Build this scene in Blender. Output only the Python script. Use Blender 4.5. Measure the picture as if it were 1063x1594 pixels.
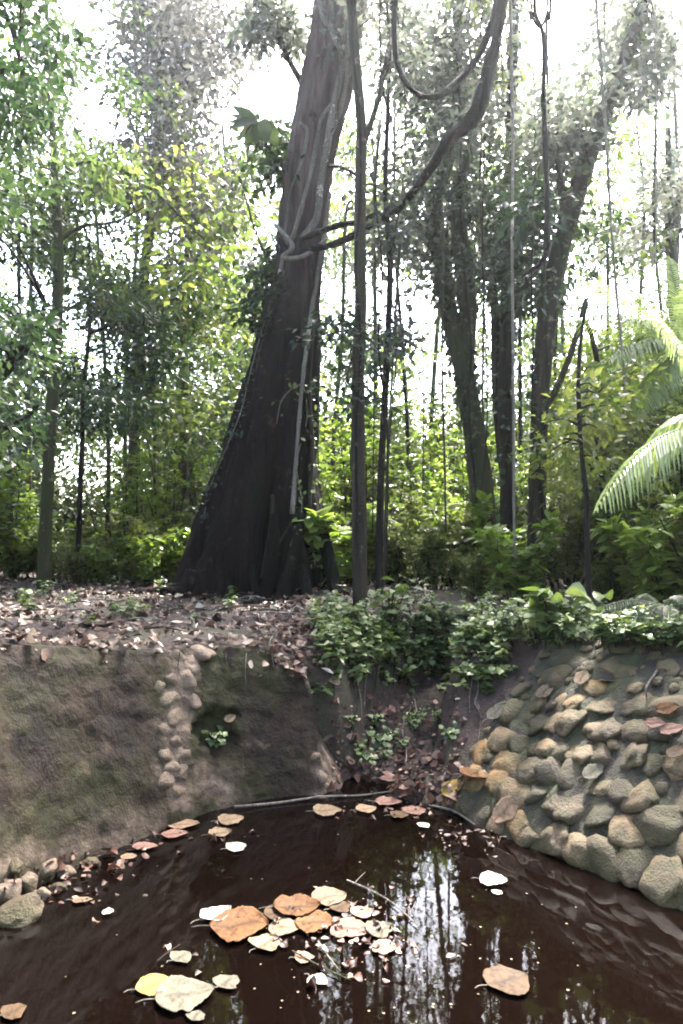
import bpy, math, random
import numpy as np
from mathutils import Vector, noise, Matrix
from mathutils.bvhtree import BVHTree

R = math.radians
random.seed(7); rng = np.random.default_rng(7)
scene = bpy.context.scene
for o in list(bpy.data.objects): bpy.data.objects.remove(o)
col = scene.collection

# ------------------------------------------------------------------ camera
CAMH = 1.6; F = 1151.0; PITCH = math.atan(73/F)
cd = bpy.data.cameras.new('camera'); cam = bpy.data.objects.new('camera', cd); col.objects.link(cam)
cd.sensor_fit = 'VERTICAL'; cd.sensor_height = 36; cd.sensor_width = 24
cd.lens = 18*F/797; cd.clip_start = .05; cd.clip_end = 2000
cam.location = (0, 0, CAMH); cam.rotation_euler = (R(90)+PITCH, 0, 0)
scene.camera = cam

# ------------------------------------------------------------------ light
SUN_EL, SUN_AZ = R(57), R(22)           # azimuth from +Y (ahead) towards +X
w = bpy.data.worlds.new('World'); scene.world = w; w.use_nodes = True
nt = w.node_tree; bg = nt.nodes['Background']
sk = nt.nodes.new('ShaderNodeTexSky'); sk.sky_type = 'NISHITA'; sk.sun_disc = False
sk.sun_elevation = SUN_EL; sk.sun_rotation = SUN_AZ
sk.air_density = 1.0; sk.dust_density = 4.0; sk.ozone_density = 1.0
nt.links.new(sk.outputs[0], bg.inputs[0]); bg.inputs[1].default_value = .15
sd = bpy.data.lights.new('sun', 'SUN'); sun = bpy.data.objects.new('sun', sd); col.objects.link(sun)
sd.energy = 3.6; sd.angle = R(9); sd.color = (1, .97, .93)
dv = Vector((math.sin(SUN_AZ)*math.cos(SUN_EL), math.cos(SUN_AZ)*math.cos(SUN_EL), math.sin(SUN_EL)))
sun.rotation_euler = dv.to_track_quat('Z', 'Y').to_euler()
vs = scene.view_settings; vs.view_transform = 'Standard'; vs.look = 'None'; vs.gamma = 1; vs.exposure = 3.9
scene.cycles.use_denoising = True
scene.cycles.max_bounces = 8; scene.cycles.diffuse_bounces = 3; scene.cycles.transmission_bounces = 4
scene.cycles.glossy_bounces = 2; scene.cycles.transparent_max_bounces = 8; scene.cycles.volume_bounces = 1
scene.cycles.pixel_filter_type = 'BLACKMAN_HARRIS'; scene.cycles.filter_width = 1.9

# ------------------------------------------------------------------ geometry helpers
cp, sp = math.cos(PITCH), math.sin(PITCH)
def ray(px, py):
    cx, cy = (px-531.5)/F, (797-py)/F
    return Vector((cx, cp-cy*sp, sp+cy*cp))
def P(px, py, D):                        # a point of the place seen at (px,py), D metres ahead
    r = ray(px, py); r = r*(D/r.y); return Vector((r.x, r.y, r.z+CAMH))
def G(px, py, z=0.0):
    r = ray(px, py); t = (z-CAMH)/r.z; return Vector((r.x*t, r.y*t, z))
def proj(v):
    x, y, z = v[0], v[1], v[2]-CAMH
    f = y*cp+z*sp; u = -y*sp+z*cp
    return 531.5+F*x/f, 797-F*u/f
def sm(a, b, x):
    t = np.clip((x-a)/(b-a), 0, 1); return t*t*(3-2*t)
def fbm(x, y, z=0.0, o=4):
    return noise.fractal(Vector((x, y, z)), 0.9, 2.1, o, noise_basis='PERLIN_ORIGINAL')

class MB:
    def __init__(s): s.v = []; s.f = {3: [], 4: []}; s.r = []; s.n = 0; s.uv = []
    def add(s, v, faces, rnd=0.0):
        v = np.asarray(v, float).reshape(-1, 3); s.v.append(v)
        for f in faces:
            f = np.asarray(f, int)
            if f.size: s.f[f.shape[1]].append(f+s.n)
        s.r.append(np.broadcast_to(np.asarray(rnd, float), (len(v),)).copy()); s.n += len(v)
    def build(s, name, mat, parent=None, smooth=True):
        me = bpy.data.meshes.new(name); V = np.concatenate(s.v); me.vertices.add(len(V))
        me.vertices.foreach_set('co', V.ravel())
        idx = []; tot = []
        for k in (3, 4):
            if s.f[k]:
                f = np.concatenate(s.f[k]); idx.append(f.ravel()); tot.append(np.full(len(f), k))
        idx = np.concatenate(idx); tot = np.concatenate(tot)
        me.loops.add(len(idx)); me.loops.foreach_set('vertex_index', idx.astype(np.int32))
        me.polygons.add(len(tot)); st = np.concatenate([[0], np.cumsum(tot)[:-1]])
        me.polygons.foreach_set('loop_start', st.astype(np.int32))
        me.polygons.foreach_set('use_smooth', np.full(len(tot), bool(smooth)))
        a = me.attributes.new('rnd', 'FLOAT', 'POINT'); a.data.foreach_set('value', np.concatenate(s.r).astype(np.float32))
        me.update(calc_edges=True); me.validate()
        me.materials.append(mat)
        o = bpy.data.objects.new(name, me); col.objects.link(o)
        if parent: o.parent = parent
        return o

def tag(o, label=None, cat=None, group=None, kind=None):
    if label: o['label'] = label
    if cat: o['category'] = cat
    if group: o['group'] = group
    if kind: o['kind'] = kind
    return o
def empty(name, loc=(0, 0, 0), rz=0):
    o = bpy.data.objects.new(name, None); o.location = loc; o.rotation_euler = (0, 0, rz); col.objects.link(o)
    o.empty_display_size = .1; return o
def copy_tree(o, parent=None):
    c = o.copy(); col.objects.link(c)
    if parent: c.parent = parent
    for ch in [x for x in bpy.data.objects if x.parent == o]: copy_tree(ch, c)
    return c

def catmull(pts, n=8):
    p = [np.array(q, float) for q in pts]
    p = [2*p[0]-p[1]]+p+[2*p[-1]-p[-2]]; out = []
    for i in range(1, len(p)-2):
        for k in range(n):
            t = k/n
            out.append(.5*((2*p[i])+(-p[i-1]+p[i+1])*t+(2*p[i-1]-5*p[i]+4*p[i+1]-p[i+2])*t*t+(-p[i-1]+3*p[i]-3*p[i+1]+p[i+2])*t**3))
    out.append(p[-2]); return np.array(out)
def tube(mb, pts, rad, seg=8, n=6, lump=.12, fr=3.0, rnd=None, off=None):
    """pts: control points; rad: radius at each control point"""
    C = catmull([list(p)+[r] for p, r in zip(pts, rad)], n); X = C[:, :3]; Rr = np.maximum(C[:, 3], .0008)
    T = np.gradient(X, axis=0); T /= np.linalg.norm(T, axis=1)[:, None]+1e-9
    up = np.array([0, 1, 0.]) if abs(T[0][1]) < .8 else np.array([1., 0, 0])
    vs_ = []
    s0 = random.random()*50
    for i in range(len(X)):
        a = np.cross(T[i], up); a /= np.linalg.norm(a)+1e-9; b = np.cross(T[i], a); up = np.cross(a, T[i]) if False else up
        for k in range(seg):
            th = 2*math.pi*k/seg; d = a*math.cos(th)+b*math.sin(th)
            rr = Rr[i]
            if lump: rr *= 1+lump*fbm(*(X[i]*fr+d*1.3+s0), o=3)
            vs_.append(X[i]+d*rr)
    q = []
    for i in range(len(X)-1):
        for k in range(seg):
            k2 = (k+1) % seg; q.append((i*seg+k, i*seg+k2, (i+1)*seg+k2, (i+1)*seg+k))
    nb = len(vs_); vs_ += [X[0], X[-1]]
    tri = [(nb, (k+1) % seg, k) for k in range(seg)]+[(nb+1, (len(X)-1)*seg+k, (len(X)-1)*seg+(k+1) % seg) for k in range(seg)]
    mb.add(vs_, [q, tri], random.random() if rnd is None else rnd)
    return X

# leaf templates: x across, y along (0..1), z up
def leaf_template(kind):
    if kind == 'far':       # folded diamond
        v = np.array([[0, 0, 0], [.28, .45, .07], [0, 1, -.05], [-.28, .45, .07], [0, .45, 0]])
        return v, np.array([[0, 1, 4], [1, 2, 4], [0, 4, 3], [4, 2, 3]])
    if kind == 'slim':
        v = np.array([[0, 0, 0], [.13, .35, .04], [0, 1, -.22], [-.13, .35, .04], [0, .4, 0]])
        return v, np.array([[0, 1, 4], [1, 2, 4], [0, 4, 3], [4, 2, 3]])
    ys = {'near': [0, .08, .25, .5, .75, .92, 1], 'round': [0, .06, .25, .5, .75, .93, 1]}[kind]
    ws = {'near': [.01, .1, .25, .3, .2, .07, .004], 'round': [.02, .2, .38, .43, .33, .14, .01]}[kind]
    v = []; q = []
    for i, (y, x) in enumerate(zip(ys, ws)):
        z = -.18*(y-.4)**2
        v += [[-x, y, z+.13*x], [0, y, z], [x, y, z+.13*x]]
    for i in range(len(ys)-1):
        a = i*3; q += [[a, a+1, a+4, a+3], [a+1, a+2, a+5, a+4]]
    return np.array(v), np.array(q)
TPL = {k: leaf_template(k) for k in ('far', 'slim', 'near', 'round')}
def leaves(mb, pos, tip, nor, size, rnd, kind='far', width=1.0, curl=0.0):
    """vectorised leaves: pos,tip,nor (n,3), size (n,)"""
    v, f = TPL[kind]; n = len(pos)
    y = tip/(np.linalg.norm(tip, axis=1)[:, None]+1e-9)
    x = np.cross(y, nor); x /= np.linalg.norm(x, axis=1)[:, None]+1e-9
    z = np.cross(x, y)
    vz = v[None, :, 2]+ (rng.normal(0, curl, (n, 1)) * (v[None, :, 1]-.5)**2*4 + rng.normal(0, curl, (n, 1))*(v[None, :, 0]**2)*12 if curl else 0)
    W = pos[:, None, :]+size[:, None, None]*(x[:, None, :]*(v[None, :, 0:1]*width)+y[:, None, :]*v[None, :, 1:2]+z[:, None, :]*vz[:, :, None])
    F_ = (f[None]+(np.arange(n)*len(v))[:, None, None]).reshape(-1, f.shape[1])
    mb.add(W.reshape(-1, 3), [F_], np.repeat(rnd, len(v)))
def rdir(n, zmin=-1, zmax=1):
    a = rng.uniform(0, 2*math.pi, n); z = rng.uniform(zmin, zmax, n); r = np.sqrt(1-z*z)
    return np.stack([r*np.cos(a), r*np.sin(a), z], 1)
def clump(mb, c, r, n, size, kind='far', rnd=None, flat=.55, droop=.3, kw=1.0):
    c = np.array(c); d = rdir(n)*(rng.random(n)**.45)[:, None]*r; d[:, 2] *= flat
    tip = d/r+rdir(n)*.7; tip[:, 2] -= droop
    nor = rdir(n)*.75+np.array([0, 0, 1.])
    base = rng.random() if rnd is None else rnd
    leaves(mb, c+d, tip, nor, size*rng.uniform(.6, 1.25, n), np.clip(base+rng.normal(0, .16, n), 0, 1), kind, kw)
def spray(mb, tw, a, b, n, size, kind='far', rnd=.5, rad=.006, spread=.6):
    """a leafy twig from a to b: leaves alternate along it"""
    a = np.array(a); b = np.array(b); L = np.linalg.norm(b-a); m = (a+b)/2+rdir(1)[0]*L*.08+np.array([0, 0, L*.1])
    if tw is not None: tube(tw, [a, m, b], [rad, rad*.7, rad*.3], seg=4, n=3, lump=0)
    t = rng.uniform(.15, 1, n)[:, None]
    p = (1-t)**2*a+2*t*(1-t)*m+t*t*b
    ax = (b-a)/L; side = rdir(n); side -= (side@ax)[:, None]*ax; side[:, 2] *= .5
    tip = side*1.0+ax*spread+np.array([0, 0, -.15])
    leaves(mb, p, tip, rdir(n)*.45+np.array([0, 0, 1.]), size*rng.uniform(.6, 1.2, n), np.clip(rnd+rng.normal(0, .15, n), 0, 1), kind)

# ------------------------------------------------------------------ materials
def newmat(name):
    m = bpy.data.materials.new(name); m.use_nodes = True; n = m.node_tree; n.nodes.clear()
    out = n.nodes.new('ShaderNodeOutputMaterial'); return m, n, out
def nd(n, t, **k):
    x = n.nodes.new(t)
    for a, b in k.items(): setattr(x, a, b)
    return x
def ramp(n, src, stops):
    r = nd(n, 'ShaderNodeValToRGB'); e = r.color_ramp.elements
    while len(e) > 1: e.remove(e[-1])
    e[0].position = stops[0][0]; e[0].color = (*stops[0][1], 1)
    for p, c in stops[1:]:
        q = e.new(p); q.color = (*c, 1)
    n.links.new(src, r.inputs[0]); return r.outputs[0]
def tex(n, scale, detail=5, vec=None, rough=.6, kind='ShaderNodeTexNoise', **k):
    t = nd(n, kind, **k); t.inputs['Scale'].default_value = scale
    if kind == 'ShaderNodeTexNoise': t.inputs['Detail'].default_value = detail; t.inputs['Roughness'].default_value = rough
    if vec is not None: n.links.new(vec, t.inputs['Vector'])
    return t
def mapping(n, src, sc):
    m = nd(n, 'ShaderNodeMapping'); m.inputs['Scale'].default_value = sc; n.links.new(src, m.inputs['Vector']); return m.outputs[0]
def mix(n, fac, a, b, mode='MIX'):
    m = nd(n, 'ShaderNodeMix', data_type='RGBA', blend_type=mode)
    for i, s in ((0, fac), (6, a), (7, b)):
        if isinstance(s, (int, float)): m.inputs[i].default_value = s
        elif isinstance(s, tuple): m.inputs[i].default_value = (*s, 1)
        else: n.links.new(s, m.inputs[i])
    return m.outputs[2]
def bump(n, h, st, dist=.02, prev=None):
    b = nd(n, 'ShaderNodeBump'); b.inputs['Strength'].default_value = st; b.inputs['Distance'].default_value = dist
    n.links.new(h, b.inputs['Height'])
    if prev is not None: n.links.new(prev, b.inputs['Normal'])
    return b.outputs[0]

def leaf_mat(name, stops, trans=.5, gloss=.25, rough=.4, tint=(1.3, 1.35, .7)):
    m, n, out = newmat(name)
    at = nd(n, 'ShaderNodeAttribute', attribute_name='rnd')
    c = ramp(n, at.outputs['Fac'], stops)
    oi = nd(n, 'ShaderNodeObjectInfo')
    tc = nd(n, 'ShaderNodeTexCoord')
    no = tex(n, 9, 3, tc.outputs['Object'])
    c = mix(n, .35, c, ramp(n, no.outputs['Fac'], [(.3, (.25, .3, .25)), (.7, (1, 1, 1))]), 'MULTIPLY')
    d = nd(n, 'ShaderNodeBsdfPrincipled'); n.links.new(c, d.inputs['Base Color'])
    d.inputs['Roughness'].default_value = rough; d.inputs['Specular IOR Level'].default_value = gloss
    t = nd(n, 'ShaderNodeBsdfTranslucent')
    tc2 = mix(n, 1.0, c, tint, 'MULTIPLY'); n.links.new(tc2, t.inputs['Color'])
    ms = nd(n, 'ShaderNodeMixShader'); ms.inputs[0].default_value = trans
    n.links.new(d.outputs[0], ms.inputs[1]); n.links.new(t.outputs[0], ms.inputs[2]); n.links.new(ms.outputs[0], out.inputs[0])
    return m
LM = {
 'mid':    leaf_mat('leaf_mid', [(0, (.018, .034, .016)), (.5, (.052, .076, .036)), (1, (.115, .14, .07))]),
 'bush':   leaf_mat('leaf_bush', [(0, (.04, .08, .014)), (.5, (.14, .21, .035)), (1, (.30, .38, .10))]),
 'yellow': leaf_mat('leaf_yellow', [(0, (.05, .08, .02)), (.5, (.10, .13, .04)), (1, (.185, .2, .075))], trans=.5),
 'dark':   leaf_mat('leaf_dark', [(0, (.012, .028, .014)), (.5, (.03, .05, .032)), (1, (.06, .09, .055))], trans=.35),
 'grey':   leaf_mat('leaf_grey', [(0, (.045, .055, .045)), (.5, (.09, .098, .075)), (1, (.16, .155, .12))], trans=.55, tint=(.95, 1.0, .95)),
 'brown':  leaf_mat('leaf_olive_brown', [(0, (.04, .04, .034)), (.5, (.075, .072, .06)), (1, (.13, .125, .105))], trans=.35, tint=(.95, .95, .95)),
 'glossy': leaf_mat('leaf_glossy', [(0, (.035, .065, .018)), (.5, (.11, .16, .05)), (1, (.30, .34, .16))], trans=.35, gloss=.35, rough=.38),
 'palm':   leaf_mat('leaf_palm', [(0, (.08, .12, .05)), (.5, (.17, .22, .10)), (1, (.30, .36, .2))], trans=.5, gloss=.5, rough=.35),
}
def dead_mat(name, stops, trans=.15, wet=.3, rough=.5, spots=.5):
    m, n, out = newmat(name)
    at = nd(n, 'ShaderNodeAttribute', attribute_name='rnd')
    c = ramp(n, at.outputs['Fac'], stops)
    tc = nd(n, 'ShaderNodeTexCoord')
    no = tex(n, 30, 7, tc.outputs['Object'], .7); no2 = tex(n, 90, 3, tc.outputs['Object'])
    c = mix(n, spots, c, ramp(n, no.outputs['Fac'], [(.36, (.18, .11, .07)), (.46, (.75, .66, .55)), (.56, (1.05, 1, .95)), (.75, (.8, .66, .5))]), 'MULTIPLY')
    d = nd(n, 'ShaderNodeBsdfPrincipled'); n.links.new(c, d.inputs['Base Color'])
    d.inputs['Roughness'].default_value = rough; d.inputs['Specular IOR Level'].default_value = wet
    n.links.new(bump(n, no2.outputs['Fac'], .5, .004), d.inputs['Normal'])
    t = nd(n, 'ShaderNodeBsdfTranslucent'); n.links.new(c, t.inputs['Color'])
    ms = nd(n, 'ShaderNodeMixShader'); ms.inputs[0].default_value = trans
    n.links.new(d.outputs[0], ms.inputs[1]); n.links.new(t.outputs[0], ms.inputs[2]); n.links.new(ms.outputs[0], out.inputs[0])
    return m
LITTER = dead_mat('litter_leaf', [(0, (.025, .014, .010)), (.35, (.08, .048, .035)), (.6, (.17, .11, .08)), (.8, (.33, .25, .19)), (1, (.58, .51, .43))])
LITTER_RED = dead_mat('litter_leaf_red', [(0, (.022, .009, .006)), (.4, (.06, .027, .019)), (.7, (.14, .072, .05)), (1, (.36, .25, .19))])

def bark_mat(name, a, b, moss=None, mossw=.5, scale=1.0, shade_z=0):
    m, n, out = newmat(name)
    tc = nd(n, 'ShaderNodeTexCoord'); vec = tc.outputs['Object']
    v1 = mapping(n, vec, (9*scale, 9*scale, 1.3*scale)); v2 = mapping(n, vec, (1.3, 1.3, .6))
    n1 = tex(n, 1.0, 8, v1, .65); n2 = tex(n, 1.0, 5, v2); n3 = tex(n, 40*scale, 4, vec)
    c = ramp(n, n1.outputs['Fac'], [(.3, a), (.7, b)])
    c = mix(n, .6, c, ramp(n, n3.outputs['Fac'], [(.3, (.35, .33, .3)), (.7, (1.2, 1.2, 1.2))]), 'MULTIPLY')
    if moss:
        f = ramp(n, n2.outputs['Fac'], [(mossw-.08, (0, 0, 0)), (mossw+.1, (1, 1, 1))]); c = mix(n, f, c, moss)
    if shade_z:  # lower trunk's shade painted in as near-black bark, paler with height
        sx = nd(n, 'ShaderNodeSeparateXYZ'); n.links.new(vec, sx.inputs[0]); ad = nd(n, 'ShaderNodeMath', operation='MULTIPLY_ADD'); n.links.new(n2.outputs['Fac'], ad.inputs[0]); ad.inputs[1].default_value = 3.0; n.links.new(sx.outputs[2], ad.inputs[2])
        mr = nd(n, 'ShaderNodeMapRange'); n.links.new(ad.outputs[0], mr.inputs[0]); mr.inputs[1].default_value = shade_z; mr.inputs[2].default_value = shade_z+2.2
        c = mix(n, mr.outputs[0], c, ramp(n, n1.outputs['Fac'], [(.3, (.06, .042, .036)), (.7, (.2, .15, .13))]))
    # pale lichen blotches
    v = tex(n, 5.0, 6, vec, .7); lf = ramp(n, v.outputs['Fac'], [(.60, (0, 0, 0)), (.66, (.8, .8, .8))]); c = mix(n, lf, c, tuple(min(1, x*2.2+(.008 if shade_z else .03)) for x in b))
    d = nd(n, 'ShaderNodeBsdfPrincipled'); n.links.new(c, d.inputs['Base Color']); d.inputs['Roughness'].default_value = .85
    d.inputs['Specular IOR Level'].default_value = .1 if shade_z else .2
    bn = bump(n, n1.outputs['Fac'], 1.0, .11); bn = bump(n, n3.outputs['Fac'], .6, .01, bn)
    n.links.new(bn, d.inputs['Normal']); n.links.new(d.outputs[0], out.inputs[0]); return m
BARK_MAIN = bark_mat('bark_main', (.003, .002, .002), (.022, .014, .011), (.008, .010, .005), .56, shade_z=5.0)
BARK = bark_mat('bark', (.02, .015, .011), (.09, .066, .048), (.035, .05, .02), .55)
BARK_MOSS = bark_mat('bark_mossy', (.03, .03, .015), (.10, .09, .05), (.05, .06, .022), .45)
BARK_PALE = bark_mat('bark_pale', (.12, .10, .08), (.34, .30, .25))
BARK_DARK = bark_mat('bark_dark', (.008, .007, .006), (.04, .03, .024))

# ground
def ground_mat():
    m, n, out = newmat('forest_soil'); tc = nd(n, 'ShaderNodeTexCoord'); vec = tc.outputs['Object']
    n1 = tex(n, 1.6, 8, vec, .7); n2 = tex(n, 14, 6, vec, .7); n3 = tex(n, 60, 4, vec)
    c = ramp(n, n1.outputs['Fac'], [(.3, (.022, .012, .009)), (.55, (.055, .031, .023)), (.75, (.095, .062, .044))])
    c = mix(n, .8, c, ramp(n, n2.outputs['Fac'], [(.3, (.3, .27, .25)), (.7, (1.3, 1.2, 1.15))]), 'MULTIPLY')
    mo = tex(n, 1.1, 5, vec); f = ramp(n, mo.outputs['Fac'], [(.5, (0, 0, 0)), (.65, (.5, .5, .5))]); c = mix(n, f, c, (.05, .055, .02))
    d = nd(n, 'ShaderNodeBsdfPrincipled'); n.links.new(c, d.inputs['Base Color']); d.inputs['Roughness'].default_value = .8
    bn = bump(n, n2.outputs['Fac'], 1, .05); bn = bump(n, n3.outputs['Fac'], .8, .015, bn); n.links.new(bn, d.inputs['Normal'])
    n.links.new(d.outputs[0], out.inputs[0]); return m
def wall_mat():
    m, n, out = newmat('mossy_rubble_wall'); tc = nd(n, 'ShaderNodeTexCoord'); vec = tc.outputs['Object']
    st = mapping(n, vec, (5, 5, .9)); n0 = tex(n, 1.0, 6, st, .65)
    n1 = tex(n, 1.7, 6, vec, .6); n2 = tex(n, 16, 7, vec, .7); n3 = tex(n, 80, 4, vec)
    vo = tex(n, 7.5, vec=mapping(n, vec, (1, 1, 1.35)), kind='ShaderNodeTexVoronoi', feature='F1')
    c = ramp(n, n0.outputs['Fac'], [(.3, (.013, .007, .004)), (.5, (.034, .020, .010)), (.72, (.072, .046, .023))])
    f = ramp(n, n1.outputs['Fac'], [(.43, (0, 0, 0)), (.58, (.9, .9, .9))]); c = mix(n, f, c, (.033, .034, .005))
    c = mix(n, .9, c, ramp(n, n2.outputs['Fac'], [(.3, (.3, .27, .25)), (.7, (1.15, 1.1, 1.0))]), 'MULTIPLY')
    p = tex(n, 5, 8, vec, .75); f = ramp(n, p.outputs['Fac'], [(.60, (0, 0, 0)), (.68, (.7, .7, .7))]); c = mix(n, f, c, (.10, .067, .037))
    at = nd(n, 'ShaderNodeAttribute', attribute_name='rnd'); pc = ramp(n, n2.outputs['Fac'], [(.3, (.05, .032, .022)), (.5, (.14, .098, .068)), (.7, (.25, .19, .14))])
    c = mix(n, at.outputs['Fac'], c, pc)
    d = nd(n, 'ShaderNodeBsdfPrincipled'); n.links.new(c, d.inputs['Base Color']); d.inputs['Roughness'].default_value = .75
    d.inputs['Specular IOR Level'].default_value = .3
    bn = bump(n, vo.outputs['Distance'], .7, -.05); bn = bump(n, n2.outputs['Fac'], 1.0, .05, bn); bn = bump(n, n3.outputs['Fac'], .5, .008, bn); n.links.new(bn, d.inputs['Normal'])
    n.links.new(d.outputs[0], out.inputs[0]); return m
def stone_mat(name, stops, moss=(.06, .065, .02), mw=.56):
    m, n, out = newmat(name); tc = nd(n, 'ShaderNodeTexCoord'); vec = tc.outputs['Object']
    at = nd(n, 'ShaderNodeAttribute', attribute_name='rnd')
    c = ramp(n, at.outputs['Fac'], stops)
    n2 = tex(n, 16, 8, vec, .75); n3 = tex(n, 90, 4, vec); n4 = tex(n, 5, 6, vec, .7)
    c = mix(n, .7, c, ramp(n, n2.outputs['Fac'], [(.32, (.2, .17, .14)), (.5, (.8, .77, .72)), (.7, (1.3, 1.25, 1.2))]), 'MULTIPLY')
    f = ramp(n, n4.outputs['Fac'], [(mw-.07, (0, 0, 0)), (mw+.08, (.75, .75, .75))]); c = mix(n, f, c, moss)
    d = nd(n, 'ShaderNodeBsdfPrincipled'); n.links.new(c, d.inputs['Base Color']); d.inputs['Roughness'].default_value = .7
    bn = bump(n, n2.outputs['Fac'], .9, .035); bn = bump(n, n3.outputs['Fac'], .9, .012, bn); n.links.new(bn, d.inputs['Normal'])
    n.links.new(d.outputs[0], out.inputs[0]); return m
SOIL = ground_mat(); WALLM = wall_mat()
STONE = stone_mat('cobble', [(0, (.035, .023, .011)), (.3, (.08, .054, .024)), (.55, (.14, .094, .044)), (.78, (.24, .16, .08)), (1, (.34, .18, .05))], (.050, .045, .007), .49)
STONE_PALE = stone_mat('pale_stone', [(0, (.12, .08, .05)), (.5, (.18, .125, .08)), (1, (.28, .2, .14))], mw=.58)

# ------------------------------------------------------------------ ground, pool and banks
def xy(v): return (v.x, v.y)
left_base = [(-2.8, -2.0), (-2.75, .2), (-2.2, 1.9), xy(G(-20, 1445)), xy(G(100, 1372)), xy(G(200, 1322)), xy(G(290, 1287)), xy(G(370, 1261)), xy(G(450, 1246)), xy(G(522, 1240))]
right_base = [xy(G(690, 1255)), xy(G(800, 1308)), xy(G(930, 1358)), xy(G(1063, 1415)), (2.1, 2.4), (2.6, .6), (2.7, -2.0)]
outline = left_base+[xy(G(600, 1238))]+right_base
PO = np.array(outline)
def seg_dist(px, py, A, B):
    ax, ay = A; bx, by = B; dx, dy = bx-ax, by-ay
    t = np.clip(((px-ax)*dx+(py-ay)*dy)/(dx*dx+dy*dy), 0, 1)
    return np.hypot(px-(ax+t*dx), py-(ay+t*dy))
def inside(px, py, poly):
    c = np.zeros(px.shape, bool); n = len(poly)
    for i in range(n):
        x1, y1 = poly[i]; x2, y2 = poly[(i+1) % n]
        cond = ((y1 > py) != (y2 > py)) & (px < (x2-x1)*(py-y1)/(y2-y1+1e-12)+x1); c ^= cond
    return c
GC = [(.33, 4.9), (.38, 5.5), (.55, 6.2), (.85, 6.8)]
def nz(X, Y, s, o, z=0.0):
    return np.array([fbm(a*s, b*s, z, o) for a, b in zip(X.ravel(), Y.ravel())]).reshape(X.shape)
def top_z(X, Y):
    return 1.02+.2*np.clip((4.9-Y)/1.2, 0, 1)+.12*sm(5.5, 9.5, Y)+.25*sm(3, 9, np.abs(X))*sm(5, 9, Y)-.55*np.exp(-((X-.08)**2+(Y-5.22)**2)/.21)
def terrain(X, Y):
    X = np.asarray(X, float); Y = np.asarray(Y, float)
    dl = np.min([seg_dist(X, Y, left_base[i], left_base[i+1]) for i in range(len(left_base)-1)], 0)
    dr = np.min([seg_dist(X, Y, right_base[i], right_base[i+1]) for i in range(len(right_base)-1)], 0)
    dm = np.min([seg_dist(X, Y, left_base[-1], xy(G(600, 1238))), seg_dist(X, Y, xy(G(600, 1238)), right_base[0])], 0)
    dn = seg_dist(X, Y, outline[-1], outline[0])
    ins = inside(X, Y, outline); d = np.min([dl, dr, dm, dn], 0)
    big = nz(X, Y, .55, 3); fine = nz(X, Y, 3.0, 4, 7.)
    zg = top_z(X, Y)+.10*big+.045*fine
    zin = -.03-.5*sm(.0, .7, d)+.012*fine
    # left: face is the wall, earth hidden behind it
    zl = -.2+(zg+.2)*sm(.40, .5, dl)
    # right: cobbled slope
    zr = zg*np.clip(dr/1.0, 0, 1)**.85+.02*fine
    zr = np.where(dr > 1.0, zg, zr)
    zo = np.where(dl < np.minimum(dr, 99), zl, zr)
    zo = np.where((dn < dl) & (dn < dr), zg*sm(0, .5, dn), zo)
    # gully
    t = np.zeros(X.shape); dc = np.full(X.shape, 99.); acc = 0
    for i in range(len(GC)-1):
        A = GC[i]; B = GC[i+1]; L = math.hypot(B[0]-A[0], B[1]-A[1])
        dx, dy = B[0]-A[0], B[1]-A[1]
        tt = np.clip(((X-A[0])*dx+(Y-A[1])*dy)/(L*L), 0, 1); dd = np.hypot(X-(A[0]+tt*dx), Y-(A[1]+tt*dy))
        t = np.where(dd < dc, acc+tt*L, t); dc = np.minimum(dc, dd); acc += L
    hw = .32-.08*sm(0, 1.5, t)
    zgul = .03+.34*sm(.05, 2.3, t)+3.4*np.maximum(0, dc-hw)+.10*fine+.05*big+.11*nz(X, Y, 7.0, 4, 3.)
    zo = np.minimum(zo, np.maximum(zgul, -.2))
    return np.where(ins, np.minimum(zin, 0), zo)
def lin(segs):
    out = []
    for a, b, s in segs: out += list(np.arange(a, b, s))
    return np.array(out+[segs[-1][1]])
gx = lin([(-90, -30, 6), (-30, -10, 1.2), (-10, -4, .3), (-4, -2.6, .1), (-2.6, 3.2, .035), (3.2, 5, .1), (5, 10, .3), (10, 30, 1.2), (30, 90, 6)])
gy = lin([(-60, -8, 4), (-8, -2, .6), (-2, 2.6, .12), (2.6, 7.6, .035), (7.6, 11, .1), (11, 20, .3), (20, 40, 1.2), (40, 120, 6)])
X, Y = np.meshgrid(gx, gy); Z = terrain(X, Y)
gb = MB(); nx, ny = len(gx), len(gy); I = np.arange(nx*ny).reshape(ny, nx)
gb.add(np.stack([X, Y, Z], -1), [np.stack([I[:-1, :-1], I[:-1, 1:], I[1:, 1:], I[1:, :-1]], -1).reshape(-1, 4)])
ground = gb.build('ground', SOIL); tag(ground, kind='structure')

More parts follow.
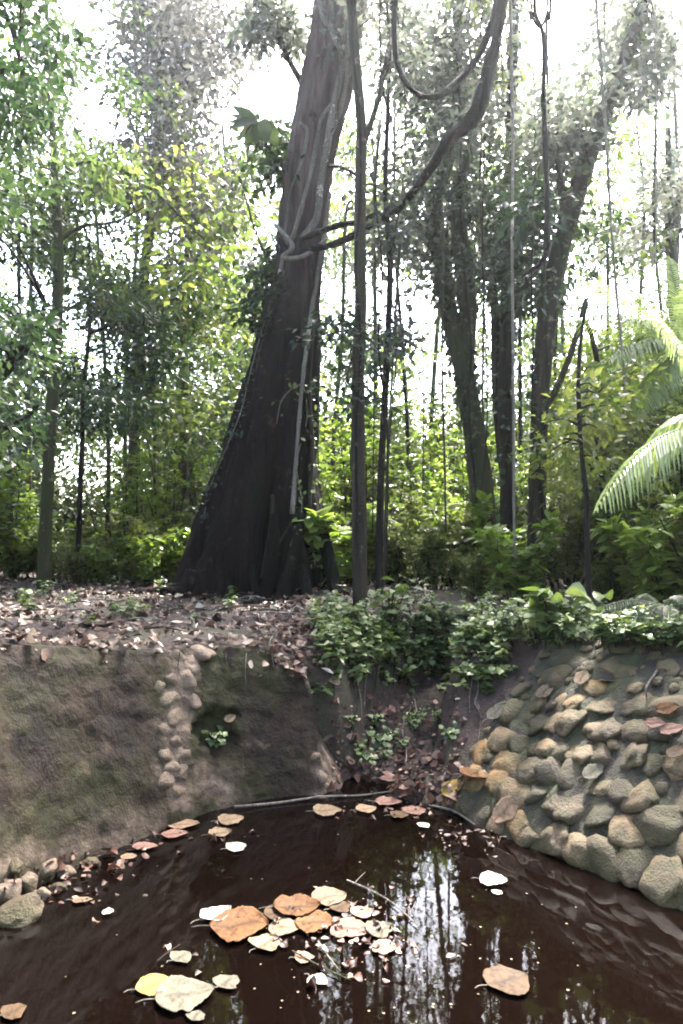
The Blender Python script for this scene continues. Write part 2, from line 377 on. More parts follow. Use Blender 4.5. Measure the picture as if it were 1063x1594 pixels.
# water body
def water_mat():
    m, n, out = newmat('pool_water'); tc = nd(n, 'ShaderNodeTexCoord'); vec = tc.outputs['Object']
    n1 = tex(n, 3.0, 3, vec, .5); n2 = tex(n, 22, 3, vec, .5)
    bn = bump(n, n1.outputs['Fac'], .008, .02); bn = bump(n, n2.outputs['Fac'], .03, .004, bn)
    fr = nd(n, 'ShaderNodeFresnel'); fr.inputs['IOR'].default_value = 1.24; n.links.new(bn, fr.inputs['Normal'])
    gl = nd(n, 'ShaderNodeBsdfGlossy'); gl.inputs[0].default_value = (1, 1, 1, 1); gl.inputs['Roughness'].default_value = .015; n.links.new(bn, gl.inputs['Normal'])
    tr = nd(n, 'ShaderNodeBsdfTransparent'); tr.inputs[0].default_value = (.85, .78, .7, 1)
    df = nd(n, 'ShaderNodeBsdfDiffuse'); df.inputs[0].default_value = (.0026, .0013, .0009, 1)
    m0 = nd(n, 'ShaderNodeMixShader'); m0.inputs[0].default_value = .80
    n.links.new(tr.outputs[0], m0.inputs[1]); n.links.new(df.outputs[0], m0.inputs[2])
    m1 = nd(n, 'ShaderNodeMixShader'); n.links.new(fr.outputs[0], m1.inputs[0]); n.links.new(m0.outputs[0], m1.inputs[1]); n.links.new(gl.outputs[0], m1.inputs[2])
    n.links.new(m1.outputs[0], out.inputs['Surface'])
    va = nd(n, 'ShaderNodeVolumeAbsorption'); va.inputs[0].default_value = (.62, .22, .08, 1); va.inputs[1].default_value = 26
    n.links.new(va.outputs[0], out.inputs['Volume']); return m
wb = MB(); V = [(-3.2, -2.4, 0), (3.2, -2.4, 0), (3.2, 5.6, 0), (-3.2, 5.6, 0)]; V += [(a, b, -.8) for a, b, _ in V]
wb.add(V, [[(0, 1, 2, 3), (7, 6, 5, 4), (0, 4, 5, 1), (1, 5, 6, 2), (2, 6, 7, 3), (3, 7, 4, 0)]])
water = wb.build('water', water_mat(), smooth=False); tag(water, kind='structure')

# ---- left retaining wall
wl = catmull([list(p) for p in left_base]+[[.13, 5.32], [.16, 5.75], [.05, 6.3]], 40)
seg = np.hypot(*np.diff(wl, axis=0).T); S = np.concatenate([[0], np.cumsum(seg)]); us = np.arange(0, S[-1], .022)
wl = np.stack([np.interp(us, S, wl[:, 0]), np.interp(us, S, wl[:, 1])], 1)
T = np.gradient(wl, axis=0); T /= np.linalg.norm(T, axis=1)[:, None]; N = np.stack([-T[:, 1], T[:, 0]], 1)
for _ in range(30): N[1:-1] = (N[:-2]+N[1:-1]*2+N[2:])/4
N /= np.linalg.norm(N, axis=1)[:, None]
nu = len(wl); nv = 56; WV = np.zeros((nu, nv+14, 3))
hole = None
for i in range(nu):
    H = float(top_z(wl[i, 0]+N[i, 0]*.45, wl[i, 1]+N[i, 1]*.45))-.015+.03*fbm(us[i]*1.2, 3.1)
    if us[i] > S[-1]-1.3: H -= .08*sm(S[-1]-1.95, S[-1]-1.4, us[i])**1.3+.3*sm(S[-1]-1.5, S[-1]-.8, us[i])
    for j in range(nv+14):
        v = min(j/nv, 1); back = max(0, j-nv)/14
        z = -.28+(H+.28)*v; off = .42*v**1.15+back*.28
        p = np.array([wl[i, 0]+N[i, 0]*off, wl[i, 1]+N[i, 1]*off, z])
        a = fbm(us[i]*1.3, z*1.3, 2., 3)*.025+fbm(us[i]*5, z*6, 5., 4)*.016
        cell = noise.voronoi(Vector((us[i]*6.5, z*8.5, 0)))[0]; a += (.5-min(cell[0], .6))*.035*(.4+.6*min(1, max(0, .5+fbm(us[i], z, 11.)*2)))
        # rounded lip
        lip = math.exp(-((j-nv)/3.0)**2)*.03
        p[:2] -= N[i]*(a-lip*.6); p[2] -= lip*.6 if j >= nv-4 else 0
        p[2] += -.10*back*back if back else 0
        WV[i, j] = p
# weep hole: a real recess in the face
pix = np.array([[proj(WV[i, j]) if WV[i, j][1] > .5 else (-999, -999) for j in range(nv)] for i in range(nu)])
for (hx, hy, rx, ry, dep) in ((334, 1135, 30, 34, .09), (345, 1172, 22, 20, .06)):
    q = ((pix[:, :, 0]-hx)/rx)**2+((pix[:, :, 1]-hy)/ry)**2
    q = q*(1+.9*np.array([[fbm(pix[i, j, 0]/22, pix[i, j, 1]/22, 2.2) if abs(pix[i, j, 0]-hx) < 80 and abs(pix[i, j, 1]-hy) < 90 else 0 for j in range(nv)] for i in range(nu)]))
    k = np.clip(1-q, 0, 1)**.8*dep
    for i, j in zip(*np.where(k > 0)):
        if WV[i, j][1] > 3: WV[i, j][:2] += N[i]*k[i, j]
wm = MB(); pale = np.zeros((nu, nv+14))
for i in range(nu):
    for j in range(nv):
        x, y = pix[i, j]
        if x < -200: continue
        w1 = fbm(x/30, y/30, 6., 3); w2 = fbm(x/9, y/9, 6., 2)
        cxq = np.interp(y, [990, 1080, 1200, 1260], [300, 282, 268, 285])
        a = max(0, 1-abs(x-cxq+w1*14)/30)*(980 < y < 1262)
        b_ = max(max(0, 1-((x-515)/34)**2)*max(0, 1-((y-1200)/75)**2), max(0, 1-abs(x-np.interp(y, [985, 1020, 1100, 1235], [440, 478, 500, 520]))/15)*(985 < y < 1240)*1.3)
        c_ = .8*max(0, 1-((x-335)/60)**2-((y-1225)/50)**2)
        e_ = .7*max(0, 1-abs(y-(1345-.25*x))/45)*(x < 260)
        m_ = max(a*1.5, b_, c_, e_); pale[i, j] = min(1, max(0, m_+(.5*w1+.3*w2)*(m_ > 0)))
I = np.arange(nu*(nv+14)).reshape(nu, nv+14)
wm.add(WV, [np.stack([I[:-1, :-1], I[:-1, 1:], I[1:, 1:], I[1:, :-1]], -1).reshape(-1, 4)[:, ::-1]], pale.ravel())
wall = wm.build('stone_wall', WALLM)
tag(wall, 'low brown retaining wall streaked with moss along the left side of the pool', 'wall')

def bvh_of(*objs):
    V = []; Fs = []; o_ = 0
    for o in objs:
        V += [tuple(v.co) for v in o.data.vertices]; Fs += [tuple(i+o_ for i in p.vertices) for p in o.data.polygons]; o_ = len(V)
    return BVHTree.FromPolygons(V, Fs)
BV = bvh_of(ground, wall); BVW = bvh_of(water)
def hit(px, py, wat=False):
    r = ray(px, py).normalized(); o = Vector((0, 0, CAMH))
    h = BV.ray_cast(o, r); loc, nor, _, d = h
    if wat or loc is None or loc.z < 0:
        t = -CAMH/r.z; return o+r*t, Vector((0, 0, 1))
    if nor.dot(r) > 0: nor = -nor
    return loc, nor
def gz(x, y):
    h = BV.ray_cast(Vector((x, y, 6)), Vector((0, 0, -1))); return h[0].z if h[0] else 1.0
def gpt(x, y): return Vector((x, y, gz(x, y)))

# ---- stones
def ico(sub):
    import bmesh
    b = bmesh.new(); bmesh.ops.create_icosphere(b, subdivisions=sub, radius=1)
    v = np.array([x.co[:] for x in b.verts]); f = np.array([[y.index for y in x.verts] for x in b.faces]); b.free(); return v, f
ICO3 = ico(3); ICO4 = ico(4)
def stone(name, mat, loc, nor, size, parent=None, rnd=None, sq=(1, .85, .55), rough=.16, seed=None, ico_=ICO3):
    v, f = ico_; s = random.random()*100 if seed is None else seed
    k = np.array([1+rough*2*fbm(*(p*1.1+s), o=2)+rough*.35*fbm(*(p*4+s), o=3) for p in v])
    # flatten some faces so it is not an egg
    for _ in range(7):
        d = rdir(1)[0]; c = random.uniform(.62, .85); h = v@d*k; over = h > c; k = np.where(over, k*(1-(h-c)/np.maximum(h, .01)*.85), k)
    q = v*k[:, None]*np.array(sq)*size
    n_ = np.array(nor[:]); a = np.cross(n_, [0, 0, 1.]) if abs(n_[2]) < .95 else np.array([1., 0, 0]); a /= np.linalg.norm(a); b = np.cross(n_, a)
    th = random.uniform(-.6, .6); a, b = a*math.cos(th)+b*math.sin(th), b*math.cos(th)-a*math.sin(th)
    q = q[:, :1]*a+q[:, 1:2]*b+q[:, 2:]*n_
    mb = MB(); o_ = None
    if parent is None:
        mb.add(q, [f], random.random() if rnd is None else rnd); o = mb.build(name, mat); o.location = loc; return o
    mb.add(q+np.array(loc[:]), [f], random.random() if rnd is None else rnd); return mb.build(name, mat, parent)

# vertical quoin of pale stones in the left wall
for (x, y, s, r) in [(304, 1008, 20, .8), (298, 1034, 17, .9), (278, 1022, 13, .5), (270, 1062, 12, .5), (290, 1062, 18, .8), (308, 1056, 9, .6), (250, 1066, 11, .6), (262, 1088, 18, .75), (288, 1090, 11, .4), (306, 1092, 12, .9),
                     (275, 1116, 16, .5), (260, 1134, 13, .6), (284, 1140, 12, .7), (272, 1156, 14, .55), (258, 1172, 11, .8), (284, 1172, 13, .5), (268, 1192, 15, .8), (262, 1214, 14, .6), (282, 1208, 12, .5), (276, 1232, 14, .35)]:
    l, n_ = hit(x, y); D = l.y
    stone('wall_stone', STONE_PALE, l-n_*(s/F*D*.46), n_, s/F*D*1.6, wall, r, (1, .72, .5), .24)
for (x, y, s, r) in [(510, 1150, 12, .5), (512, 1185, 13, .7), (505, 1210, 14, .9), (515, 1228, 13, .8), (498, 1240, 14, .6), (490, 1180, 10, .4), (522, 1205, 10, .8)]:
    l, n_ = hit(x, y); D = l.y
    if D < 6.5: stone('wall_stone', STONE_PALE, l-n_*(s/F*D*.3), n_, s/F*D, wall, r, (1, .8, .5))
# loose stones and rubble at the wall foot
LR = [(30, 1428, 40, 'grey boulder half sunk at the left edge of the water', .35), (72, 1355, 20, 'small round pale stone highest in the heap at the wall foot', .9), (45, 1375, 22, 'brownish stone beside the pale one at the wall foot', .6),
      (102, 1360, 17, 'narrow upright stone at the right end of the heap', .7), (12, 1392, 26, 'flat pinkish stone above the half sunk boulder', .8), (62, 1396, 17, 'thin slab lying between boulder and water edge', .75),
      (22, 1352, 17, 'small dull stone leaning on the wall at the left', .4), (140, 1345, 14, 'small brown stone at the tapering end of the rubble', .5), (90, 1385, 14, 'wet pebble touching the water below the heap', .3)]
for x, y, s, lb, r in LR:
    l, n_ = hit(x, y); D = l.y
    o = stone('rock', STONE_PALE if r > .5 else STONE, l+Vector((0, 0, s/F*D*.15)), (n_+Vector((0, 0, 1))).normalized(), s/F*D, None, r, (1, .75, .6), ico_=ICO4)
    tag(o, lb, 'rock', 'loose rocks at the foot of the left wall')

# cobbled right bank
bank = empty('cobbled_bank', G(900, 1340)); tag(bank, 'sloping bank of rounded cobbles set in earth on the right side of the pool', 'stone bank')
rb = catmull([list(p) for p in right_base[:5]], 40); sgr = np.hypot(*np.diff(rb, axis=0).T); SR = np.concatenate([[0], np.cumsum(sgr)])
def rbp(s, d):
    x = np.interp(s, SR, rb[:, 0]); y = np.interp(s, SR, rb[:, 1]); e = .02
    tx = np.interp(s+e, SR, rb[:, 0])-np.interp(s-e, SR, rb[:, 0]); ty = np.interp(s+e, SR, rb[:, 1])-np.interp(s-e, SR, rb[:, 1]); L = math.hypot(tx, ty)
    return x-ty/L*d*1, y+tx/L*d
binv = bank.matrix_world
cnt = 0
STUFFC = MB(); BIG = []
for row in range(10):
    d = .03+row*.112
    s = .0+(row % 2)*.09
    while s < 2.5:
        px_, py_ = rbp(s+random.uniform(-.025, .025), -(d+random.uniform(-.02, .02)) if False else (d+random.uniform(-.02, .02)))
        h = BV.ray_cast(Vector((px_, py_, 5)), Vector((0, 0, -1)))
        size = random.uniform(.072, .125)*(1.0-.015*row)
        if h[0] is not None and random.random() > (0.0 if row < 5 else .2*(row-4)):
            q = proj(h[0]); rr = random.uniform(.0, .92)
            if abs(q[0]-740) < 60 and 1170 < q[1] < 1250: rr = random.uniform(.85, 1)
            n2 = (h[1]+Vector((random.uniform(-.3, .3), random.uniform(-.3, .3), .1))).normalized()
            o = stone('cobble', STONE, h[0]-bank.location+h[1]*size*.03, n2, size, bank, rr, (1.08, .98, random.uniform(.34, .5)), .24); cnt += 1
            BIG.append((h[0].x, h[0].y, size))
            if cnt > 100 or s > 2.0 or row > 8:
                me_ = o.data; STUFFC.add([v.co[:] for v in me_.vertices], [[tuple(p.vertices) for p in me_.polygons]], rr); bpy.data.objects.remove(o)
                cnt -= 1
        s += size*1.5+random.uniform(-.01, .015)
for _ in range(700):        # small stones packed between the big ones
    px_, py_ = rbp(random.uniform(0, 2.5), random.uniform(.0, 1.1)); h = BV.ray_cast(Vector((px_, py_, 5)), Vector((0, 0, -1)))
    if h[0] is None or any((h[0].x-a)**2+(h[0].y-b)**2 < (c*.92)**2 for a, b, c in BIG): continue
    sz = random.uniform(.022, .05); o = stone('cobble', STONE, h[0]-bank.location+h[1]*.012, h[1], sz, bank, random.uniform(.1, .8), (1, .9, .6), .25, ico_=ico(2))
    me_ = o.data; STUFFC.add([v.co[:] for v in me_.vertices], [[tuple(p.vertices) for p in me_.polygons]], random.uniform(.1, .8)); bpy.data.objects.remove(o)
tag(STUFFC.build('small_cobbles', STONE, bank), kind='stuff')
# the earth and mortar between them: a thin lumpy apron over the slope
ab = MB(); ns_, nd_ = 150, 60; A = np.zeros((ns_, nd_, 3))
for i in range(ns_):
    for j in range(nd_):
        x_, y_ = rbp(i/(ns_-1)*2.6, -.12+j/(nd_-1)*1.15); h = gz(x_, y_)
        e = .018+.018*fbm(x_*9, y_*9, 4.)+.014*fbm(x_*24, y_*24, 4.)
        if j in (0, nd_-1) or i in (0, ns_-1): e = -.05
        A[i, j] = (x_-bank.location.x, y_-bank.location.y, h+e-bank.location.z)
I = np.arange(ns_*nd_).reshape(ns_, nd_)
ab.add(A, [np.stack([I[:-1, :-1], I[:-1, 1:], I[1:, 1:], I[1:, :-1]], -1).reshape(-1, 4)])
ab.build('bedding', SOIL if False else stone_mat('bank_mortar', [(0, (.035, .025, .013)), (1, (.035, .025, .013))], mw=.5), bank)


# ------------------------------------------------------------------ the great tree
D0 = hit(400, 925)[0].y; DT = D0+.55
rows = [(-160, 512, 612), (-80, 500, 592), (0, 490, 574), (70, 480, 562), (150, 466, 545), (210, 455, 532), (280, 441, 519), (340, 434, 511), (400, 431, 505), (450, 421, 499), (500, 405, 495), (560, 389, 492), (620, 373, 491),
        (680, 352, 491), (740, 333, 493), (790, 314, 497), (830, 300, 502), (870, 287, 508), (905, 272, 514), (935, 255, 520), (965, 236, 526)]
tree = empty('giant_tree', (P(395, 925, DT).x, DT, gz(P(395, 925, DT).x, DT)))
tag(tree, 'huge leaning dark tree with flaring buttressed foot behind the left wall', 'tree')
tl = np.array(tree.location)
RR = np.array(rows, float); ctl = []
for y, a, b in rows:
    A = P(a, y, DT); B = P(b, y, DT); ctl.append([(A.x+B.x)/2, DT, A.z, (B.x-A.x)/2])
C = catmull(ctl, 12); nt_, ns_ = len(C), 128; TV = np.zeros((nt_, ns_, 3))
zb = C[-1][2]
for i in range(nt_):
    cx, cy, cz, rr = C[i]; low = float(sm(3.2, .9, cz))if False else float(1-sm(1.0, 3.6, cz))
    for k in range(ns_):
        th = 2*math.pi*k/ns_; dx, dy = math.cos(th), math.sin(th)
        g = lambda a, w: math.exp(-((math.atan2(math.sin(th-a), math.cos(th-a)))/w)**2)
        # buttress lobes and the deep groove between body and right root column
        lob = .16*g(R(180), .35)*low+.10*g(R(0), .3)*low+.20*g(R(-48), .25)*(.3+.7*low)-.42*g(R(-74), .15)*(.35+.65*low)+.14*g(R(-110), .4)*low-.16*g(R(-140), .17)*low-.12*g(R(-22), .14)*(.3+.7*low)
        lob += .25*low*max(0, math.sin(3*th+1.2))*(dy > 0)
        nse = .07*fbm(cx+dx*rr*2.5, cy+dy*rr*2.5, cz*.8, 4)+.03*abs(fbm(dx*9, dy*9, cz*.7+5, 3))+.045*fbm(dx*4, dy*4, cz*.45, 3)+.02*fbm(dx*14, dy*14, cz*1.2, 3)
        r_ = rr*(1-.10*low+lob)+nse*(rr/.45)**.5
        if abs(dx) > .9: r_ = rr*(1+.06*(lob if lob > 0 else 0))+nse*.8
        TV[i, k] = (cx+dx*r_-tl[0], cy+dy*r_*(.95-.2*low)-tl[1], cz-tl[2])
tm = MB(); I = np.arange(nt_*ns_).reshape(nt_, ns_); I2 = np.roll(I, -1, 1)
tm.add(TV, [np.stack([I[:-1], I2[:-1], I2[1:], I[1:]], -1).reshape(-1, 4)])
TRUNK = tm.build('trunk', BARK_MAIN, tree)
def rel(pts, o): return [np.array(p[:])-np.array(o.location[:]) for p in pts]
def onground(px, py, up=.0):
    l, _ = hit(px, py); return l+Vector((0, 0, up))
for pts, rs in [([(330, 860, -.5), (300, 905, -.55), (268, 925, -.3), (225, 940, 0)], (.10, .12, .09, .04)),
                ([(428, 800, -.75), (424, 860, -.8), (410, 905, -.8), (372, 930, -.9), (340, 948, -1.0)], (.05, .08, .09, .06, .03)),
                ([(470, 800, -.6), (455, 870, -.85), (436, 915, -1.0), (425, 945, -1.3)], (.05, .06, .07, .04)),
                ([(500, 820, -.3), (512, 870, -.4), (520, 905, -.6), (540, 930, -.9)], (.07, .09, .08, .04)),
                ([(392, 880, -.75), (398, 915, -.8), (385, 945, -1.0)], (.05, .06, .03)),
                ([(300, 890, -.6), (285, 925, -.75), (240, 938, -.9), (180, 945, -1.2), (120, 940, -1.2)], (.09, .09, .06, .05, .02)),
                ([(350, 890, -.8), (345, 925, -.9), (320, 950, -1.2), (270, 962, -1.5)], (.08, .08, .05, .02)),
                ([(470, 880, -.8), (478, 925, -.95), (470, 955, -1.3), (440, 968, -1.6)], (.07, .06, .045, .02)),
                ([(455, 860, -.8), (440, 915, -1.0), (400, 948, -1.4), (380, 965, -1.7)], (.06, .06, .04, .02))]:
    b = MB(); q = []
    for x, y, dd in pts:
        p = P(x, y, DT+dd)
        if y > 900: p.z = gz(p.x, p.y)+.02
        q.append(p)
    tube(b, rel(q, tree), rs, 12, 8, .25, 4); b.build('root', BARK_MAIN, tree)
# pale ropes of strangler root grown on the trunk
TB = bvh_of(TRUNK)
def ontrunk(px, py, lift=.02):
    r = ray(px, py).normalized(); h = TB.ray_cast(Vector((0, 0, CAMH))-tree.location, r)
    return (h[0]-r*lift) if h[0] else (P(px, py, DT)-tree.location)
for pts, rd in [([(498, -40), (500, 20), (530, 80), (524, 150), (500, 185), (488, 250), (470, 320), (455, 370), (436, 385)], .035),
                ([(556, -20), (545, 60), (524, 140), (512, 210), (500, 280), (492, 340), (470, 372)], .045),
                ([(505, -20), (520, 60), (540, 100), (530, 170), (505, 230)], .03),
                ([(466, 190), (478, 205), (470, 250), (452, 300), (445, 350), (440, 400), (432, 440)], .022),
                ([(446, 380), (440, 430), (425, 480), (412, 520), (398, 580)], .018),
                ([(512, 300), (502, 380), (492, 440), (480, 520), (470, 600), (462, 700), (455, 800)], .03),
                ([(486, 420), (488, 500), (482, 600), (486, 700), (482, 780), (492, 860)], .026),
                ([(468, 790), (450, 820), (432, 850), (415, 885)], .016),
                ([(424, 770), (422, 820), (416, 860), (408, 900)], .03)]:
    b = MB(); q = [ontrunk(x, y, rd*.4) for x, y in pts]
    tube(b, q, [rd*random.uniform(.8, 1.2) for _ in q], 8, 8, .25, 6); b.build('aerial_root', BARK_PALE if rd < .05 and pts[0][1] < 350 else BARK, tree)
# high crown of the great tree
def boughs(root, pts, rs, mat, name='branch', seg=8, n=6):
    b = MB(); X = tube(b, rel(pts, root), rs, seg, n, .15, 4); b.build(name, mat, root); return X

# ------------------------------------------------------------------ canopy density seen through the wood (rows of 100 px)
COV = np.array([[.8, .45, .75, .30, .45, .3, .7, .85, .5, .4, .5], [.8, .45, .85, .45, .45, .5, .75, .9, .55, .4, .35], [.65, .55, .85, .45, .5, .5, .75, .75, .65, .55, .15],
                [.75, .6, .8, .6, .75, .5, .8, .65, .9, .45, .25], [.75, .75, .75, .8, .85, .35, .65, .6, .7, .6, .65], [.85, .75, .75, .8, .85, .55, .55, .55, .75, .75, .9],
                [.8, .5, .75, .85, .9, .5, .75, .55, .85, .9, .9], [.8, .6, .85, .95, .9, .8, .9, .8, .9, .9, .9], [.8, .75, .9, .95, .9, .95, .95, .95, .95, .95, .95]])
COV[2:6, 5:11] = np.minimum(.95, COV[2:6, 5:11]+np.array([[.12, .05, .0, .1, .05, .1], [.2, .1, .15, .05, .2, .2], [.25, .15, .2, .2, .2, .2], [.2, .1, .15, .15, .15, .05]]))
COV[:6] *= .88; COV[0:3, 4:7] *= .9
def cover(px, py):
    i = min(max(py/100-.5, 0), 7.99); j = min(max(px/96.6-.5, 0), 9.99); a, b = int(i), int(j); u, v = i-a, j-b
    return COV[a, b]*(1-u)*(1-v)+COV[a+1, b]*u*(1-v)+COV[a, b+1]*(1-u)*v+COV[a+1, b+1]*u*v
def gapped(x, y, pw):
    c = cover(min(max(x, 0), 1063), max(y, 0)); g = fbm(x/75, y/75, 1.5, 3)+.35*fbm(x/28, y/28, 8.5, 2)
    k = 1-float(sm(520, 640, y)); v = min(1, max(0, .5+(c-.60+.95*g)*3.2)); return c**pw*(1-k)+k*v
def crown_of(root, box, depth, n, lsz, mat, rad=(.35, .8), per=70, kind='far', spreadd=1.5, pw=1.5, branches=(), twigmat=BARK, rndc=None, tw_n=1.0):
    """leaf sprays over the box (x0,y0,x1,y1 px at the tree's distance), thinner where the wood is open"""
    n = int(n*1.7); cb = MB(); tb = MB(); k = 0; tries = 0; anchors = [np.array(p) for b in branches for p in b]
    while k < n and tries < n*30:
        tries += 1
        x = random.uniform(box[0], box[2]); y = random.uniform(box[1], box[3])
        u = (x-(box[0]+box[2])/2)/((box[2]-box[0])/2); v = (y-(box[1]+box[3])/2)/((box[3]-box[1])/2)
        if u*u+v*v > 1.15: continue
        if random.random() > gapped(x, y, pw): continue
        D = depth+random.gauss(0, spreadd); D = max(D, depth*.7)
        c = np.array(P(x, y, D)[:])-np.array(root.location[:])
        r = random.uniform(*rad); rc = random.random() if rndc is None else rndc+random.uniform(-.2, .2)
        clump(cb, c, r*1.15, int(per*1.35*(r/rad[1])**1.5)+10, lsz*1.25, kind, min(max(rc, 0), 1))
        if anchors and random.random() < tw_n:
            A = np.array(anchors); i = np.argmin(np.linalg.norm(A-c, axis=1))
            m = (A[i]+c)/2+np.array([0, 0, np.linalg.norm(c-A[i])*.12])
            L = np.linalg.norm(c-A[i])
            if L < 1.5: tube(tb, [A[i], m, c], [.012+L*.008, .008+L*.003, .004], 4, 4, 0)
        k += 1
    cr = cb.build('crown', mat, root, smooth=False)
    if tb.n: tb.build('twigs', twigmat, root)
    return cr
def make_tree(name, label, cat, trunk, rs, mat, box=None, limbs=(), depth=None, group=None, **kw):
    base = trunk[0]; root = empty(name, base); tag(root, label, cat, group)
    b = MB(); X = tube(b, rel(trunk, root), rs, 14, 8, .16, 2.5); b.build('trunk', mat, root)
    br = [X[len(X)//3:]]
    for pts, r in limbs: br.append(boughs(root, pts, r, mat))
    if box is not None:
        for bx in (box if isinstance(box[0], (tuple, list)) else [box]): crown_of(root, bx[:4], depth or base[1], branches=br, **{**kw, **(bx[4] if len(bx) > 4 else {})})
    return root
def T(pts, D, lean=0):      # trunk points from the foot up, all about D metres ahead; the foot goes down to the ground
    out = [P(x, y, D+i*lean) for i, (x, y) in enumerate(pts)]; f = out[0]; f.z = gz(f.x, f.y)-.05; return out

# great tree: sparse high leaves beside the trunk
GB = [boughs(tree, [P(x, y, DT+dd) for x, y, dd in q], r, BARK) for q, r in (([(470, 130, 0), (448, 90, .3), (425, 40, .5), (400, 10, .7), (380, -40, .9)], (.05, .04, .03, .02, .01)), ([(446, 270, 0), (425, 240, .1), (405, 215, .1), (385, 225, 0)], (.03, .02, .015, .01)),
      ([(430, 60, .5), (450, 20, .6), (452, -40, .7)], (.025, .02, .012)), ([(430, 420, -.1), (410, 390, -.1), (392, 345, -.2)], (.03, .02, .01)))]
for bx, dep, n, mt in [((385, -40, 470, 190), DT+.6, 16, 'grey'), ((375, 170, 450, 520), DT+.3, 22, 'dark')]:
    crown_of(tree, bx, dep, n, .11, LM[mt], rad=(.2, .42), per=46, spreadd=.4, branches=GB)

shade_crown = MB(); random.seed(33); k = 0  # unseen overhead crown, added to shade the pool, banks and trunk
while k < 230:
    x, y = random.uniform(-8, 8), random.uniform(-3, 12); z = random.uniform(10, 13.5)
    if z < 1.6+.9*y+1.2 or fbm(x/2.2, y/2.2, 44., 3) < -.16 or (y > 5.5 and random.random() < (.8 if x > -.5 else .3)): continue
    clump(shade_crown, (x-tl[0], y-tl[1], z-tl[2]), random.uniform(.8, 1.3), 46, .34, 'far', random.random(), .5); k += 1
shade_crown.build('crown', LM['dark'], tree, smooth=False)
# ---- trees, nearest first
make_tree('slender_tree', 'straight slender bare trunk just right of the giant tree', 'tree', T([(561, 905), (558, 740), (557, 600), (561, 470), (560, 340), (562, 200), (553, 90), (546, 0), (542, -120)], D0-1.3),
          (.085, .075, .07, .068, .065, .06, .055, .05, .045), BARK, [(525, 40, 640, 330)], depth=D0-.8, n=14, lsz=.10, mat_='x') if False else None
def TR(name, label, pts, D, rs, bark, boxes, leaf, n=60, lsz=.11, rad=(.35, .8), per=70, limbs=(), group=None, sd=1.3, pw=1.5, rndc=None, kind='far', cat='tree', ivy=0):
    base = T(pts, D); root = empty(name, base[0]); tag(root, label, cat, group)
    b = MB(); X = tube(b, rel(base, root), rs, 14, 8, .16, 2.5); b.build('trunk', bark, root); br = [X[len(X)//3:]]
    if ivy:
        iv = MB(); nn_ = ivy; i = rng.integers(2, len(X), nn_); hd = rdir(nn_, -.2, .2); rr_ = np.interp(i, np.linspace(0, len(X), len(rs)), rs)
        k_ = np.array([max(0, .5+1.6*fbm(X[a][2]*.9, h_[0]*1.5, h_[1]*1.5, 2)) for a, h_ in zip(i, hd)]) > .45; i, hd, rr_ = i[k_], hd[k_], rr_[k_]; nn_ = len(i)
        p = X[i]+hd*(rr_*1.02+.10*rng.random(nn_)**2)[:, None]; p[:, 2] += rng.uniform(-.1, .1, nn_)
        leaves(iv, p, rdir(nn_, -1, .1), hd+rdir(nn_)*.5+np.array([0, 0, .4]), rng.uniform(.06, .15, nn_), rng.random(nn_), 'far', 1.5); iv.build('ivy_leaves', LM['dark' if 'dark' in label else 'mid'], root, smooth=False)
    for lp, lr in limbs: br.append(boughs(root, [P(x, y, D+dd) for x, y, dd in lp], lr, bark))
    for bx in boxes:
        crown_of(root, bx[:4], D+(bx[6] if len(bx) > 6 else .2), bx[4] if len(bx) > 4 else n, lsz, LM[bx[5] if len(bx) > 5 else leaf], rad, per, kind, sd, pw, br, bark, rndc)
    return root
TR('slender_tree', 'straight slender trunk close to the right of the giant tree', [(561, 905), (558, 740), (557, 600), (561, 470), (560, 340), (562, 200), (553, 90), (546, 0), (540, -120)], D0-1.3,
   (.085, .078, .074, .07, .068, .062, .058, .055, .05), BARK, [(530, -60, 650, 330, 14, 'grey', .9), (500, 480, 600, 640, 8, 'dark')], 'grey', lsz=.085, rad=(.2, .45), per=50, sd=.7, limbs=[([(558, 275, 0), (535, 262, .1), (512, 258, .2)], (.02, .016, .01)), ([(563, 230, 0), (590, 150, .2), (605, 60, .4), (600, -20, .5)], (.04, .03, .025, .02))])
TR('ivied_tree', 'ivy covered leaning tree with forked top in the middle of the wood', [(768, 935), (752, 800), (738, 680), (722, 580), (700, 490), (686, 400), (676, 330), (700, 240), (712, 120), (716, -80)], D0+1.2,
   (.22, .165, .155, .145, .13, .11, .10, .08, .07, .06), BARK_MOSS, [(600, -80, 790, 330, 56, 'grey', 1.0), (600, 330, 760, 470, 14, 'grey', 1.0), (690, -60, 800, 140, 10, 'yellow', 1)], 'grey', lsz=.10, rad=(.3, .65), per=80,
   limbs=[([(722, 560, 0), (728, 470, .1), (716, 380, .2), (714, 300, .3), (740, 200, .3)], (.15, .14, .13, .10, .06)), ([(686, 400, 0), (640, 340, .2), (600, 300, .3)], (.08, .06, .03))], ivy=2600)
TR('twin_stem_tree', 'dark straight tree standing between the ivied and the leaning tree', [(792, 915), (790, 760), (786, 620), (788, 500), (792, 380), (796, 200), (800, 20), (802, -120)], D0+2,
   (.15, .12, .115, .105, .1, .09, .08, .07), BARK_DARK, [(740, 200, 870, 480, 34, 'dark')], 'dark', lsz=.11, rad=(.3, .6), per=80, limbs=[([(790, 760, 0), (776, 640, .1), (772, 520, .1), (768, 420, .2)], (.1, .09, .08, .05))], ivy=1400)
